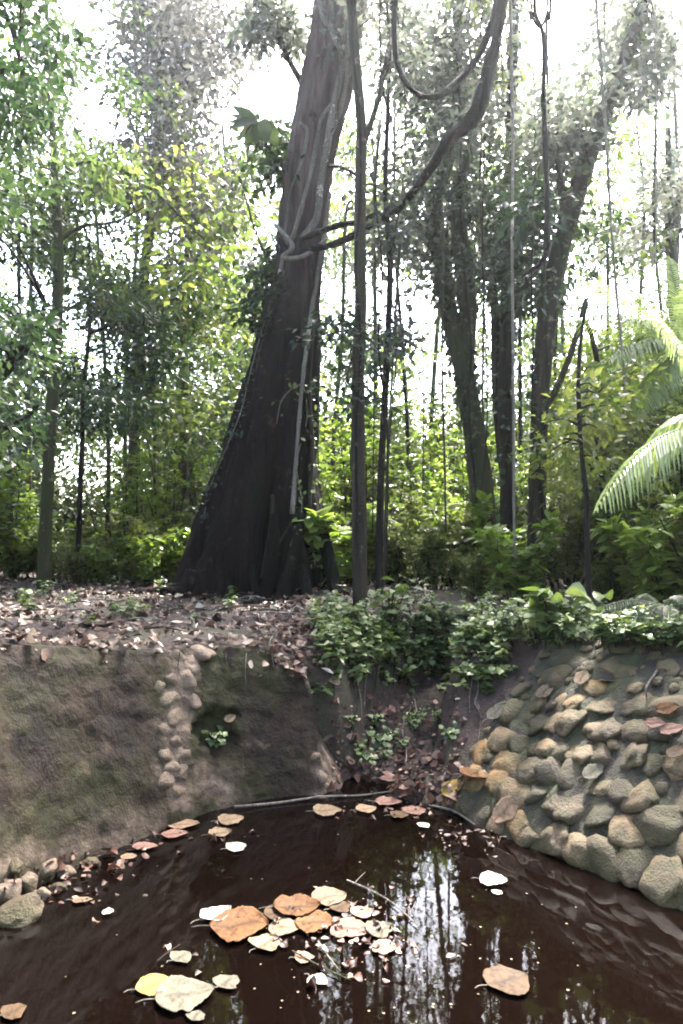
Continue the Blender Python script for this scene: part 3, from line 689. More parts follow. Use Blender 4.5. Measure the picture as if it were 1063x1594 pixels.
TR('leaning_tree', 'forked grey tree leaning right with its top against the white sky', [(832, 900), (836, 790), (838, 680), (846, 560), (858, 450), (884, 350), (914, 250), (950, 150), (985, 60), (1015, -40)], D0+.3,
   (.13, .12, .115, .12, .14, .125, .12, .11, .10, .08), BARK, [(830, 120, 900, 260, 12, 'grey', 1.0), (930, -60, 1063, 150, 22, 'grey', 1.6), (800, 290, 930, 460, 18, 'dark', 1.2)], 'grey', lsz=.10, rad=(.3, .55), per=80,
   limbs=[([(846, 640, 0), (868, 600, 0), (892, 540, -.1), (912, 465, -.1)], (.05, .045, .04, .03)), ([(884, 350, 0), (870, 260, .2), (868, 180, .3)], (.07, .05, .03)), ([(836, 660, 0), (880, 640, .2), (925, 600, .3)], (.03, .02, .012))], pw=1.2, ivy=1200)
TR('left_sapling', 'straight thin tree with level branches at the far left', [(68, 885), (74, 760), (80, 640), (88, 520), (90, 400), (86, 280), (80, 170), (74, 60), (70, -80)], D0+1.5,
   (.1, .09, .085, .085, .08, .06, .05, .04, .03), BARK_MOSS, [(-60, 60, 220, 420, 54, 'mid', 1.6), (-40, 380, 200, 620, 26, 'mid', 1.8)], 'mid', lsz=.10, rad=(.3, .65), per=75,
   limbs=[([(90, 375, 0), (130, 352, .2), (180, 345, .3), (225, 322, .3)], (.035, .03, .02, .01)), ([(90, 290, 0), (120, 255, .1), (170, 258, .3), (230, 290, .5), (290, 345, .7), (330, 385, .9)], (.03, .03, .028, .025, .02, .012)),
          ([(88, 400, 0), (40, 350, -.2), (-20, 345, -.3)], (.04, .03, .02)), ([(82, 620, 0), (60, 560, -.1), (30, 500, -.3), (-10, 470, -.4)], (.03, .025, .02, .015))])
TR('edge_tree', 'dark bent tree whose branches enter from the left edge', [(-70, 900), (-72, 780), (-60, 700), (-30, 620), (20, 560), (55, 520), (70, 470)], D0-1.6,
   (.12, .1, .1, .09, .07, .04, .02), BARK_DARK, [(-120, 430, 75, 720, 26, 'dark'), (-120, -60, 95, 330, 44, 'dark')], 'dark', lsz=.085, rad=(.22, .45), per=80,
   limbs=[([(-72, 740, 0), (-20, 680, 0), (20, 662, 0), (52, 640, 0), (66, 620, 0)], (.05, .045, .03, .02, .01)), ([(-60, 700, 0), (-70, 500, .2), (-60, 300, .2), (-30, 150, .2), (30, 90, .3)], (.09, .08, .07, .05, .03))])
TR('yellow_crown_tree', 'thin tree with forked stem and yellow green crown left of the giant tree', [(285, 700+180), (286, 690), (286, 600), (284, 520), (290, 450), (292, 360), (280, 260)], D0+5.5,
   (.11, .10, .1, .09, .07, .05, .03), BARK, [(180, 250, 400, 640, 50, 'yellow'), (170, 200, 420, 700, 60, 'mid')], 'yellow', lsz=.13, rad=(.4, .9), per=75,
   limbs=[([(284, 530, 0), (275, 480, .1), (262, 430, .2)], (.06, .05, .03)), ([(288, 500, 0), (240, 495, .3), (170, 470, .5)], (.03, .02, .012))], sd=2)
TR('tall_pale_tree', 'tall tree with hazy grey brown foliage high in the left half', [(205, 880), (208, 700), (215, 500), (240, 300), (250, 100), (252, -80)], D0+7,
   (.13, .12, .11, .10, .09, .07), BARK, [(130, -80, 400, 330, 95, 'brown'), (200, 300, 350, 420, 14, 'brown')], 'brown', lsz=.14, rad=(.5, 1.0), per=75, limbs=[([(245, 220, 0), (290, 120, .4), (345, 125, .4)], (.05, .035, .02)), ([(240, 300, 0), (200, 180, .3), (160, 100, .3)], (.05, .03, .02))], sd=2)
TR('thin_tree', 'very thin dark stem between the left sapling and the yellow crowned tree', [(122, 872), (124, 780), (128, 690), (130, 600), (140, 500), (138, 380)], D0+3,
   (.05, .045, .04, .035, .03, .02), BARK_DARK, [(90, 440, 260, 660, 34, 'dark')], 'dark', lsz=.10, rad=(.3, .6), per=75, limbs=[([(140, 520, 0), (190, 505, .2), (235, 540, .4)], (.02, .015, .01))])
TR('dark_stem_tree', 'dark thin stem second from the giant tree, behind the slender trunk', [(590, 888), (592, 760), (598, 640), (604, 520), (607, 400), (600, 300), (604, 150), (610, -20)], D0-.4,
   (.05, .045, .042, .04, .035, .03, .028, .025), BARK_DARK, [(575, 330, 640, 560, 12, 'grey')], 'grey', lsz=.085, rad=(.2, .4), per=45, sd=.5)
TR('right_sapling', 'thin crooked sapling stem rising at the right behind the cobbled bank', [(918, 955), (914, 860), (913, 780), (905, 700), (900, 600), (905, 520), (915, 470)], D0-3.2,
   (.028, .025, .024, .02, .018, .014, .01), BARK_DARK, [(850, 600, 960, 740, 8, 'yellow')], 'yellow', lsz=.07, rad=(.15, .3), per=30, sd=.3)
TR('crooked_tree', 'thin wavy stem with yellow green leaves right of the leaning tree', [(972, 905), (955, 840), (938, 760), (930, 660), (932, 580), (920, 520), (908, 495)], D0+.2,
   (.05, .045, .04, .038, .035, .03, .02), BARK_DARK, [(860, 470, 1000, 800, 40, 'yellow')], 'yellow', lsz=.10, rad=(.25, .5), per=70)
TR('right_edge_tree', 'leafy tree filling the right edge behind the palm', [(1040, 900), (1045, 700), (1050, 500), (1042, 350), (1040, 200)], D0+4,
   (.14, .12, .11, .09, .05), BARK, [(930, 420, 1120, 880, 90, 'mid'), (980, 260, 1110, 460, 22, 'grey')], 'mid', lsz=.12, rad=(.4, .8), per=75, sd=1.5)

# thin background stems
random.seed(52)
for i, (a, b_, D, r) in enumerate([(20, 30, 13, .05), (165, 150, 15, .05), (200, 214, 17, .06), (238, 232, 14, .035), (345, 352, 18, .08), (515, 545, 14, .05), (640, 612, 15, .045), (664, 690, 17, .07), (742, 725, 18, .05), (812, 806, 15, .05),
                                   (866, 872, 14, .045), (886, 880, 18, .07), (940, 948, 13, .035), (990, 1004, 15, .05), (1030, 1020, 12, .035), (1052, 1050, 18, .08), (48, 44, 17, .07), (585, 580, 19, .08)]):
    top = random.choice((250, 60, -60, 380)); pts = [(a, 880), (a+random.uniform(-6, 6), 700), ((a+b_)/2+random.uniform(-9, 9), 520), (b_+random.uniform(-8, 8), 330), (b_+random.uniform(-14, 14), top-60)]
    base = T(pts, D); o = empty('background_tree', base[0]); tag(o, 'slim bare stem among the undergrowth far behind the giant tree', 'tree', 'slim bare stems far behind the giant tree')
    b = MB(); X = tube(b, rel(base, o), [r, r*.85, r*.8, r*.65, r*.4], 7, 7, .15, 2.5); b.build('trunk', random.choice((BARK, BARK_DARK, BARK_MOSS)), o)
    L = MB()
    for _ in range(10): clump(L, X[random.randrange(len(X)//3, len(X))]+rdir(1)[0]*np.array([.7, .7, .3]), random.uniform(.25, .5), 40, .13, 'far', random.random())
    L.build('crown', LM[random.choice(('mid', 'yellow', 'bush'))], o, smooth=False)

# ---- lianas and hanging vines
def vine(label, pts, rs, mat, group=None, n=8, name='vine', lump=.3):
    root = None; q = [P(x, y, D) for x, y, D in pts]; b = MB(); o0 = q[0]
    tube(b, [np.array(p[:])-np.array(o0[:]) for p in q], rs, 8, n, lump, 6); o = b.build(name, mat); o.location = o0; tag(o, label, name, group); return o
DV = DT-.6
vine('thick dark liana swinging up to the right from the waist of the giant tree', [(436, 372, DV+.2), (450, 398, DV-.05), (480, 388, DV-.1), (520, 380, DV-.2), (575, 352, DV-.3), (625, 318, DV-.8), (668, 265, DV-1.4), (700, 215, DV-1.8), (735, 185, DV-2), (755, 130, DV-2), (772, 60, DV-2), (785, -30, DV-2), (800, -200, DV-1.6), (805, -600, DV-1)],
     (.035, .05, .045, .045, .045, .048, .055, .065, .085, .08, .06, .06, .06, .06), BARK_DARK, name='liana')
vine('short liana joining the thick one just right of the trunk', [(470, 372, DV-.05), (500, 360, DV-.1), (530, 350, DV-.15), (562, 345, DV-.2), (590, 330, DV-.1)], (.03, .04, .04, .035, .03), BARK_DARK, name='liana')
vine('pale knotted root wrapped round the waist of the giant tree', [(428, 350, DV+.3), (440, 362, DV), (455, 385, DV-.12), (440, 400, DV-.05), (462, 402, DV-.12), (484, 392, DV-.1), (508, 372, DV)], (.025, .03, .035, .03, .03, .03, .02), BARK_PALE, name='root_coil', lump=.35)
vine('dark vine hanging in a wide loop above the thick liana', [(640, -560, DV-1.2), (622, -200, DV-1.5), (618, -30, DV-1.7), (613, 50, DV-1.7), (620, 105, DV-1.7), (645, 143, DV-1.7), (680, 150, DV-1.7), (715, 125, DV-1.7), (745, 85, DV-1.7), (765, 35, DV-1.7), (776, -30, DV-1.7), (784, -200, DV-1.6), (790, -560, DV-1)], (.03, .03, .03, .03, .03, .03, .035, .04, .04, .035, .03, .03, .03), BARK_DARK)
vine('long dark vine hanging straight with a hook at its foot', [(826, -600, 7), (832, -40, 7), (834, 20, 7), (846, 60, 7), (846, 160, 7), (850, 260, 7), (852, 350, 7), (852, 388, 7), (842, 410, 7.05), (826, 420, 7.2), (812, 432, 7.3)], (.018, .018, .018, .022, .024, .024, .026, .026, .022, .018, .012), BARK_DARK)
vine('short dark vine curling down beside the hooked one at the top', [(870, -600, 7), (858, -30, 7), (852, 20, 7), (840, 42, 7), (828, 20, 7.1), (826, -30, 7.1), (815, -600, 7.1)], (.014, .014, .014, .014, .014, .012, .012), BARK_DARK)
for lb, pts, r in [('pale aerial root hanging full height in front of the dark straight tree', [(794, -560), (794, -40), (798, 200), (797, 400), (799, 600), (800, 800), (802, 905)], .022),
                   ('pale aerial root hanging past the top of the leaning tree', [(928, -560), (928, -40), (934, 80), (944, 220), (950, 330), (958, 440), (968, 540), (975, 620)], .02),
                   ('thin pale aerial root beside the top of the leaning tree', [(940, -560), (940, -40), (943, 140), (946, 300)], .012),
                   ('faint thin aerial root hanging against the bright sky at the right', [(1020, -560), (1020, -40), (1022, 200), (1020, 440)], .010),
                   ('thin aerial root hanging between the two stems in the bright gap', [(657, 520), (659, 640), (658, 760)], .010),
                   ('brown aerial root close beside the dark thin stem', [(622, 380), (614, 520), (606, 660), (600, 800), (598, 890)], .016),
                   ('brown aerial root between the slender trunk and the dark stem', [(580, 200), (584, 400), (582, 640), (580, 830)], .012),
                   ('thin dark root hanging left of the ivied tree', [(690, 330), (688, 560), (692, 720), (694, 830)], .016)]:
    D = D0-1 if r > .015 else D0
    vine(lb, [(x, y, D) for x, y in pts], [r*(1-.4*i/len(pts)) for i in range(len(pts))], BARK_PALE if 'pale' in lb or 'faint' in lb else BARK, 'aerial roots hanging from the canopy', name='aerial_root')

random.seed(15)
for i, (x0, x1, D) in enumerate([(578, 600, D0-1.1), (640, 596, D0-.8), (551, 556, D0-1.4), (725, 770, D0+.7), (700, 742, D0+.8), (775, 800, D0+.8), (815, 842, D0+.1), (870, 832, D0), (760, 748, D0+.6)]):
    pts = [(x0+(x1-x0)*t+random.uniform(-9, 9)*(0 < t < 1), -300+1195*t, D+random.uniform(-.08, .08)) for t in np.linspace(0, 1, 11)]; r = random.uniform(.008, .02)
    vine('thin brown creeper twisting down among the trunks right of the giant tree', pts, [r]*11, BARK if i % 2 else BARK_DARK, 'thin creepers among the trunks', name='creeper')
# climber leaves on the great tree
def climber(label, pts, n, sz, mat, spread=.12):
    root = empty('climbing_plant', ontrunk(*pts[0])+tree.location); tag(root, label, 'climber')
    q = [ontrunk(x, y, .03)+tree.location for x, y in pts]; b = MB(); X = tube(b, rel(q, root), [.008]*len(q), 5, 6, 0); b.build('stem', BARK_PALE, root)
    L = MB(); i = rng.integers(0, len(X), n); p = X[i]+rdir(n)*spread*rng.random((n, 1)); tip = rdir(n)+np.array([0, -.4, -.5]); nor = rdir(n)*.5+np.array([0, -.7, .7])
    leaves(L, p, tip, nor, sz*rng.uniform(.5, 1.2, n), rng.uniform(.2, 1, n), 'near'); L.build('leaves', mat, root, smooth=False)
climber('small leaved climber up the right face of the giant tree', [(452, 850), (470, 790), (462, 720), (478, 650), (470, 600), (440, 620), (430, 660)], 95, .075, LM['glossy'], .22)
climber('pale leaved climber on the right root of the giant tree', [(490, 880), (484, 800), (488, 720), (486, 650)], 60, .07, LM['glossy'], .2)
climber('bushy climber along the left edge of the giant tree', [(318, 800), (330, 750), (355, 690), (375, 640), (392, 570), (412, 500), (430, 440)], 420, .075, LM['dark'], .34)

# ------------------------------------------------------------------ undergrowth
def bush_proto(h, wd, nst, per, lsz, leaf, kind='far', stem=BARK_DARK):
    root = empty('shrub'); L = MB(); S_ = MB()
    for k in range(nst):
        a = random.uniform(0, 6.28); rr = wd*math.sqrt(random.random()); top = np.array([math.cos(a)*rr, math.sin(a)*rr, h*random.uniform(.55, 1)])
        b0 = np.array([math.cos(a)*rr*.25, math.sin(a)*rr*.25, 0]); mid = (b0+top)/2+rdir(1)[0]*.06*h
        X = tube(S_, [b0-np.array([0, 0, .08]), mid, top], [.006+.007*h, .004+.004*h, .003], 5, 6, 0)
        rc = random.random()
        for q in X[3:]:
            for _ in range(4):
                e = q+rdir(1)[0]*np.array([1, 1, .35])*random.uniform(.12, .30)*wd*1.1+np.array([0, 0, .04])
                spray(L, S_ if random.random() < .35 else None, q, e, per, lsz, kind, rc*.7+.15, rad=.004)
    S_.build('stems', stem, root); L.build('foliage', leaf, root, smooth=False); return root
protos = {
 'tall': bush_proto(3.2, 1.0, 9, 9, .11, LM['bush']), 'tally': bush_proto(2.9, 1.0, 9, 7, .14, LM['yellow']),
 'low': bush_proto(1.2, .75, 8, 8, .095, LM['yellow']), 'lowd': bush_proto(1.35, .75, 7, 4, .20, LM['bush'], 'near'), 'lowy': bush_proto(1.1, .7, 8, 9, .08, LM['yellow'])}
used = set()
PL = {'tall': ('tall airy green shrub in the undergrowth', 'tall green shrubs of the undergrowth'), 'tally': ('tall yellow green shrub in the undergrowth', 'tall yellow green shrubs of the undergrowth'),
      'low': ('low mid green shrub on the forest floor', 'low mid green shrubs on the forest floor'), 'lowd': ('low dark green shrub on the forest floor', 'low dark green shrubs on the forest floor'), 'lowy': ('low yellow green shrub on the forest floor', 'low yellow green shrubs on the forest floor')}
def put(kind, px, D, sc):
    o = protos[kind] if kind not in used else copy_tree(protos[kind]); used.add(kind)
    x = (px-531.5)/F*D; o.location = (x, D, gz(x, D)-.02); o.rotation_euler = (0, 0, random.uniform(0, 6.28)); o.scale = (sc, sc, sc*random.uniform(.85, 1.15))
    tag(o, PL[kind][0], 'shrub', PL[kind][1])
random.seed(21)
for px, D, k, s_ in [(250, D0+4, 'tall', 1), (200, D0+5, 'tall', .9), (320, D0+6, 'tally', 1.1), (360, D0+3.5, 'tall', .8), (270, D0+8, 'tally', 1.2), (420, D0+4.5, 'tall', 1.1), (180, D0+9, 'tall', 1.2), (20, D0+5, 'tall', .9),
                     (-30, D0+3, 'tally', .9), (110, D0+11, 'tally', 1), (540, D0+3, 'tall', 1), (520, D0+6, 'tall', 1.2), (610, D0+3.5, 'tally', 1.1), (650, D0+6, 'tally', 1.35), (630, D0+9, 'tally', 1.7), (700, D0+4.5, 'tall', .9), (670, D0+2.2, 'tall', .65),
                     (760, D0+4, 'tall', .9), (830, D0+4.5, 'tall', 1), (880, D0+3, 'tally', 1.05), (900, D0+5.5, 'tally', 1.4), (950, D0+2.5, 'tally', .9), (1000, D0+4, 'tall', 1.3), (1050, D0+2, 'tally', 1), (1090, D0+1, 'tall', 1.1), (980, D0+7, 'tall', 1.7), (860, D0+8, 'tally', 1.6), (740, D0+8, 'tally', 1.4),
                     (1150, D0+3, 'tall', 1.3), (-120, D0+4, 'tall', 1.2), (380, D0+9, 'tall', 1.5), (460, D0+10, 'tally', 1.5), (560, D0+11, 'tall', 1.6)]: put(k, px, D, s_)
for px, D, k, s_ in [(230, D0+2, 'low', .9), (270, D0+3, 'low', 1.2), (180, D0+3, 'lowy', .9), (310, D0+2, 'lowd', .8), (140, D0+4, 'low', .8), (330, D0+4, 'lowy', 1.3), (525, D0+.8, 'lowd', 1.1), (560, D0+1.6, 'low', 1.1), (610, D0+.6, 'low', .9), (640, D0+1.4, 'lowy', 1.2), (670, D0+.3, 'low', .8),
                     (700, D0+1.5, 'low', 1.2), (740, D0-.9, 'low', .6), (800, D0-1.2, 'lowd', .7), (880, D0+.5, 'lowy', 1.1), (950, D0-1, 'low', .6), (1030, D0-1.3, 'lowd', .8),
                     (1080, D0-.6, 'low', 1.1), (1050, D0-2, 'lowd', .8), (820, D0+2, 'lowy', 1.3), (930, D0+1.6, 'low', 1.4), (20, D0+4, 'low', .7), (-40, D0+2, 'lowd', .9), (720, D0+.8, 'lowd', .9), (1130, D0-2, 'low', 1.1), (1230, D0-3, 'lowd', 1), (1300, D0-1, 'tall', 1), (1250, D0+1, 'tally', 1), (1400, D0-2, 'low', 1.2), (-230, D0-1, 'lowd', 1), (-260, D0+2, 'tall', 1), (-130, D0, 'low', 1), (60, D0+7, 'lowy', 1), (150, D0+8, 'low', 1.2), (-20, D0+2.5, 'low', .6), (30, D0+3, 'lowd', .6), (90, D0+2.6, 'lowy', .5), (120, D0+2.2, 'low', .5), (165, D0+2.4, 'lowd', .6), (205, D0+1.6, 'low', .5), (245, D0+1.4, 'lowd', .6), (60, D0+4.4, 'lowd', .8), (110, D0+5.5, 'low', .8), (150, D0+5, 'lowd', .8), (10, D0+6, 'lowy', .9), (190, D0+5.5, 'lowy', .9)]: put(k, px, D, s_)

# broad leaved plants crowding the brink of the gully
def brink_proto(h, nst, lsz, leaf, kind='near', nl=9, fan=.5):
    root = empty('broad_leaf_plant'); L = MB(); S_ = MB()
    for k in range(nst):
        a = random.uniform(0, 6.28); lean = random.uniform(.1, fan); hh = h*random.uniform(.6, 1.1)
        top = np.array([math.cos(a)*lean*h*1.3, math.sin(a)*lean*h*1.3, hh]); b0 = np.array([math.cos(a), math.sin(a), 0])*.05*h
        X = tube(S_, [b0-np.array([0, 0, .05]), (b0+top)/2+np.array([0, 0, hh*.12]), top], [.006, .005, .002], 5, 5, 0)
        i = np.linspace(3, len(X)-1, nl).astype(int); p = X[i]; an = np.arange(nl)*2.4+random.random()*6
        tip = np.stack([np.cos(an), np.sin(an), rng.uniform(-.35, .35, nl)], 1); leaves(L, p, tip, rdir(nl)*.3+np.array([0, 0, 1.]), lsz*rng.uniform(.6, 1.2, nl), np.clip(random.random()*.6+.2+rng.normal(0, .15, nl), 0, 1), kind, 1.0, .1)
    S_.build('stems', BARK_DARK, root); L.build('foliage', leaf, root); return root
random.seed(5)
bp = {'a': brink_proto(.38, 16, .13, LM['glossy']), 'b': brink_proto(.30, 14, .11, LM['bush']), 'c': brink_proto(.30, 14, .10, LM['glossy'], 'slim')}
LB = {'a': 'broad leaved seedling clump with glossy pale leaves on the gully brink', 'b': 'broad leaved seedling clump with dull mid green leaves on the gully brink', 'c': 'narrow leaved seedling clump trailing over the gully brink'}
usedb = set()
def putb(k, px, py, sc, dz=0):
    l, _ = hit(px, py); o = bp[k] if k not in usedb else copy_tree(bp[k]); usedb.add(k)
    o.location = (l.x, l.y, gz(l.x, l.y)+dz-.02); o.rotation_euler = (random.uniform(-.15, .25), 0, random.uniform(0, 6.28)); o.scale = (sc,)*3
    tag(o, LB[k], 'plant', 'seedling clumps with '+{'a': 'glossy', 'b': 'dull', 'c': 'narrow'}[k]+' leaves on the gully brink')
for px, py, k, s_ in [(515, 965, 'a', .8), (520, 1000, 'a', .7), (540, 985, 'a', 1), (565, 970, 'c', 1), (560, 1008, 'a', .8), (590, 985, 'a', 1), (600, 1015, 'b', .9), (625, 975, 'a', 1), (640, 1005, 'a', .9), (665, 985, 'b', 1.1), (690, 1000, 'b', 1),
                      (680, 965, 'a', 1), (720, 975, 'b', 1.1), (735, 1000, 'a', .9), (765, 985, 'b', 1.1), (770, 1010, 'c', 1), (800, 990, 'a', 1), (610, 950, 'a', 1), (550, 945, 'a', .9), (510, 940, 'a', .7), (650, 945, 'b', 1), (700, 945, 'a', 1), (745, 950, 'b', 1), (790, 955, 'a', 1), (580, 1030, 'c', .8), (650, 1028, 'c', .8),
                      (740, 1025, 'c', .8), (820, 975, 'b', 1), (860, 985, 'b', .9), (900, 985, 'c', 1), (640, 1130, 'c', .7), (720, 1110, 'a', .5), (680, 1125, 'c', .6), (930, 965, 'a', 1), (990, 960, 'b', 1), (1040, 965, 'a', 1.1), (490, 925, 'a', .6), (1000, 985, 'c', 1), (600, 920, 'b', 1), (760, 925, 'a', 1), (545, 1035, 'a', .6), (612, 1042, 'c', .8), (675, 1040, 'a', .7), (708, 1035, 'c', .9), (765, 1032, 'a', .6), (530, 1020, 'a', .6), (640, 1050, 'c', .6), (960, 985, 'a', .7), (1050, 985, 'a', .8), (880, 1000, 'a', .5)][::1]:
    if (py < 1015 and (px*7+py*3) % 5 in (0, 2)) or (px, py) in ((720, 1110), (740, 1025), (765, 1032), (708, 1035)): continue
    putb(k, px, py, s_*.72)
o = brink_proto(.34, 12, .15, LM['glossy'], 'round', 6, .7); l, _ = hit(862, 1000); o.location = l; o.name = 'broad_leaf_plant'; tag(o, 'plant with large rounded pale leaves above the cobbled bank', 'plant')
o = brink_proto(.42, 6, .17, LM['glossy'], 'near', 6, .6); l, _ = hit(605, 975); o.location = l; tag(o, 'tallest pale leaved seedling in front of the slender trunk', 'plant')
# tiny seedlings on the bare earth
sp_ = brink_proto(.09, 7, .05, LM['glossy'], 'near', 4, .7); sp_.name = 'tiny_seedling'
for i, (px, py) in enumerate([(572, 1150), (590, 1162), (610, 1150), (560, 1172), (600, 1180), (545, 1130), (640, 1135), (625, 1165), (580, 1130), (655, 1120), (570, 1192), (332, 1162), (700, 1150)]):
    o = sp_ if i == 0 else copy_tree(sp_); l, n_ = hit(px, py); o.location = l+n_*.0; o.rotation_euler = (random.uniform(.2, .7), 0, random.uniform(-1, 1)) if i else (.4, 0, 0); s_ = random.uniform(.8, 1.4); o.scale = (s_,)*3
    tag(o, 'tiny pale seedling rooted in the earth of the gully', 'seedling', 'tiny seedlings in the gully') if px != 332 else tag(o, 'tiny seedling sprouting from the hole in the left wall', 'seedling')

# ------------------------------------------------------------------ palms
def frond(L, S_, base, tipv, sag, nlf, ll, rnd=.6, droop=.5, wid=1.0, r0=.012):
    base = np.array(base); tipv = np.array(tipv); m = (base+tipv)/2+np.array([0, 0, sag]); n = 40; t = np.linspace(0, 1, n)[:, None]
    X = (1-t)**2*base+2*t*(1-t)*m+t*t*tipv; tube(S_, X[::4], [r0*(1-.8*k/10) for k in range(len(X[::4]))], 6, 3, 0)
    tt = np.linspace(.12, 1, nlf)[:, None]; p = (1-tt)**2*base+2*tt*(1-tt)*m+tt*tt*tipv; ax = 2*(1-tt)*(m-base)+2*tt*(tipv-m); ax /= np.linalg.norm(ax, axis=1)[:, None]
    sd_ = np.cross(ax, [0, 0, 1.]); sd_ /= np.linalg.norm(sd_, axis=1)[:, None]; upv = np.cross(sd_, ax)
    prof = np.sin(np.clip(tt[:, 0]*.92+.1, 0, 1)*math.pi)**.6*.9+.1
    for s in (-1, 1):
        d = sd_*s+ax*.65+upv*.1+rdir(nlf)*.06
        # each leaflet: 3 segment strip that droops
        wv = ll*.045*wid; q = []
        for i in range(nlf):
            L_ = ll*prof[i]; dd = d[i]/np.linalg.norm(d[i]); wd = np.cross(dd, upv[i]); wd /= np.linalg.norm(wd)+1e-9
            vs_ = []
            for k, (u, ww) in enumerate([(0, .5), (.3, 1), (.65, .85), (1, .05)]):
                c = p[i]+dd*L_*u*(1-.15*droop*u)+np.array([0, 0, -droop*L_*u*u]); vs_ += [c-wd*wv*ww+upv[i]*wv*.4*ww, c, c+wd*wv*ww+upv[i]*wv*.4*ww]
            L.add(vs_, [[(a*3+b, a*3+b+1, a*3+b+4, a*3+b+3) for a in range(3) for b in range(2)]], min(1, max(0, rnd+random.gauss(0, .12))))
def palm(label, base, fronds, ll=.4, mat='palm', name='palm', wid=1.0, droop=.5, stem=True, nlf=34, group=None):
    root = empty(name, base); tag(root, label, name, group); b = np.array(base[:])
    crown = None
    for fr in fronds:
        st, tp, sag = fr; L = MB(); S_ = MB(); frond(L, S_, np.array(st[:])-b, np.array(tp[:])-b, sag, nlf, ll, random.uniform(.35, .8), droop, wid)
        f = S_.build('frond_stem', LM['palm'], root); L.build('leaflets', LM[mat], f, smooth=False)
    if stem:
        S_ = MB(); c = np.array(fronds[0][0][:])-b; tube(S_, [np.array([0, 0, -.1]), c*.5, c], [.04, .035, .03], 8, 5, .1); S_.build('trunk', BARK, root)
    return root
DP = 5.2
pb = gpt((1180-531.5)/F*DP, DP); pt = P(1150, 700, DP)
palm('arching palm with a long pale frond reaching in from the right edge', pb, [(pt, P(930, 790, DP-.3), .62), (pt, P(985, 740, DP+.5), .7), (pt, P(1010, 480, DP+.3), .25), (pt, P(1080, 420, DP+.5), .2), (pt, P(1280, 560, DP), .3), (pt, P(1250, 800, DP-.3), .5)], ll=.38, wid=.62, droop=.8, nlf=40)
DP2 = D0-.5; pb = gpt((1075-531.5)/F*DP2, DP2); pt = P(1072, 560, DP2)
palm('bright feathery palm behind the arching one at the right', pb, [(pt, P(890, 500, DP2-.3), .5), (pt, P(905, 600, DP2-.6), .7), (pt, P(930, 445, DP2-.2), .45), (pt, P(960, 560, DP2), .5), (pt, P(1000, 640, DP2-.4), .5), (pt, P(1040, 400, DP2+.3), .2), (pt, P(1180, 450, DP2), .4), (pt, P(1090, 430, DP2-.4), .3), (pt, P(975, 500, DP2+.6), .4), (pt, P(1130, 640, DP2-.4), .3)], ll=.48, wid=.6, droop=.6, nlf=40)
# fan of broad leaves hanging in the gap left of the giant trunk
o = empty('hanging_leaf_spray', P(418, 190, DT-.2)); tag(o, 'spray of large green leaves hanging in the white gap left of the giant trunk', 'leaf spray')
L = MB(); S_ = MB(); tube(S_, [np.array([.25, .1, .05]), np.zeros(3), np.array([-.18, 0, -.04])], [.012, .009, .006], 5, 5, 0)
n = 9; an = np.linspace(R(150), R(290), n); leaves(L, np.stack([-.05+.1*np.cos(an), rng.uniform(-.1, .1, n), np.zeros(n)], 1), np.stack([np.cos(an), rng.uniform(-.3, .1, n), np.sin(an)], 1), np.tile([.1, -1, .5], (n, 1))+rdir(n)*.3, np.full(n, .42), rng.uniform(.4, .8, n), 'near', .8); L.build('leaves', LM['mid'], o); S_.build('twig', BARK_DARK, o)
# dry fronds drooping over the right bank, with a pale root
fb = hit(985, 985)[0]
palm('pale drooping fern arching over the top of the right bank', fb, [(fb+Vector((.3, .1, .18)), P(880, 1000, fb.y-.5), .2), (fb+Vector((.35, .1, .2)), P(960, 1010, fb.y-.75), .25), (fb+Vector((.35, .1, .2)), P(1040, 1010, fb.y-.9), .22), (fb+Vector((.3, .1, .2)), P(905, 965, fb.y-.2), .2), (fb+Vector((.35, .15, .2)), P(1090, 960, fb.y-.5), .25), (fb+Vector((.3, .15, .2)), P(985, 935, fb.y+.2), .15)],
     ll=.15, mat='mid', name='fern', stem=False, wid=1.3, droop=.6, nlf=30)
l1, _ = hit(1008, 1092)
a_ = P(1040, 1015, l1.y+.35); b = MB(); tube(b, [np.array(v[:])-np.array(l1[:]) for v in (a_, P(1022, 1045, l1.y+.1), P(1006, 1070, l1.y-.02), l1+Vector((0, 0, .01)))], (.010, .008, .007, .004), 6, 6, .1)
o = b.build('root_sprig', BARK_PALE); o.location = l1; tag(o, 'thin white root dangling over the right bank', 'root')

# ------------------------------------------------------------------ far wood: one uncounted mass; its unseen rear added to block sky fill
ff = MB(); random.seed(3)
k = 0
while k < 5600:
    front = k < 4400; a = random.uniform(-.66, .66) if front else random.uniform(.62, 2*math.pi-.62)
    Rr_ = random.uniform(20, 34) if front else random.uniform(11, 20); c = Vector((math.sin(a)*Rr_, math.cos(a)*Rr_, 0)); g = 1.2
    if front:
        zz = g+(random.random()*5 if random.random() < .5 else random.random()*18); px, py = proj((c.x, c.y, zz))
        if py < -150: continue
        pr = gapped(min(max(px, 0), 1063), min(max(py, 0), 880), 2.0)*(1.0 if py > 480 else .5)
        if 60 < px < 250 and 680 < py < 880: pr *= .25
        if 640 < px < 700 and 480 < py < 760: pr *= .3
        if random.random() > pr: continue
    else: zz = g+random.random()*12
    clump(ff, (c.x, c.y, zz), random.uniform(.8, 1.6), 90 if front else 90, .22 if front else .34, 'far', random.random(), .6); k += 1
o = ff.build('far_forest_and_blocker', LM['mid'], smooth=False); tag(o, kind='stuff')

def bvh_more():
    V = []; Fs = []; n0 = 0
    for o in [ground, wall]+[c for c in bank.children]:
        off = bank.location if o.parent == bank else Vector((0, 0, 0))
        V += [tuple(v.co+off) for v in o.data.vertices]; Fs += [tuple(i+n0 for i in p.vertices) for p in o.data.polygons]; n0 = len(V)
    return BVHTree.FromPolygons(V, Fs)
BV = bvh_more()
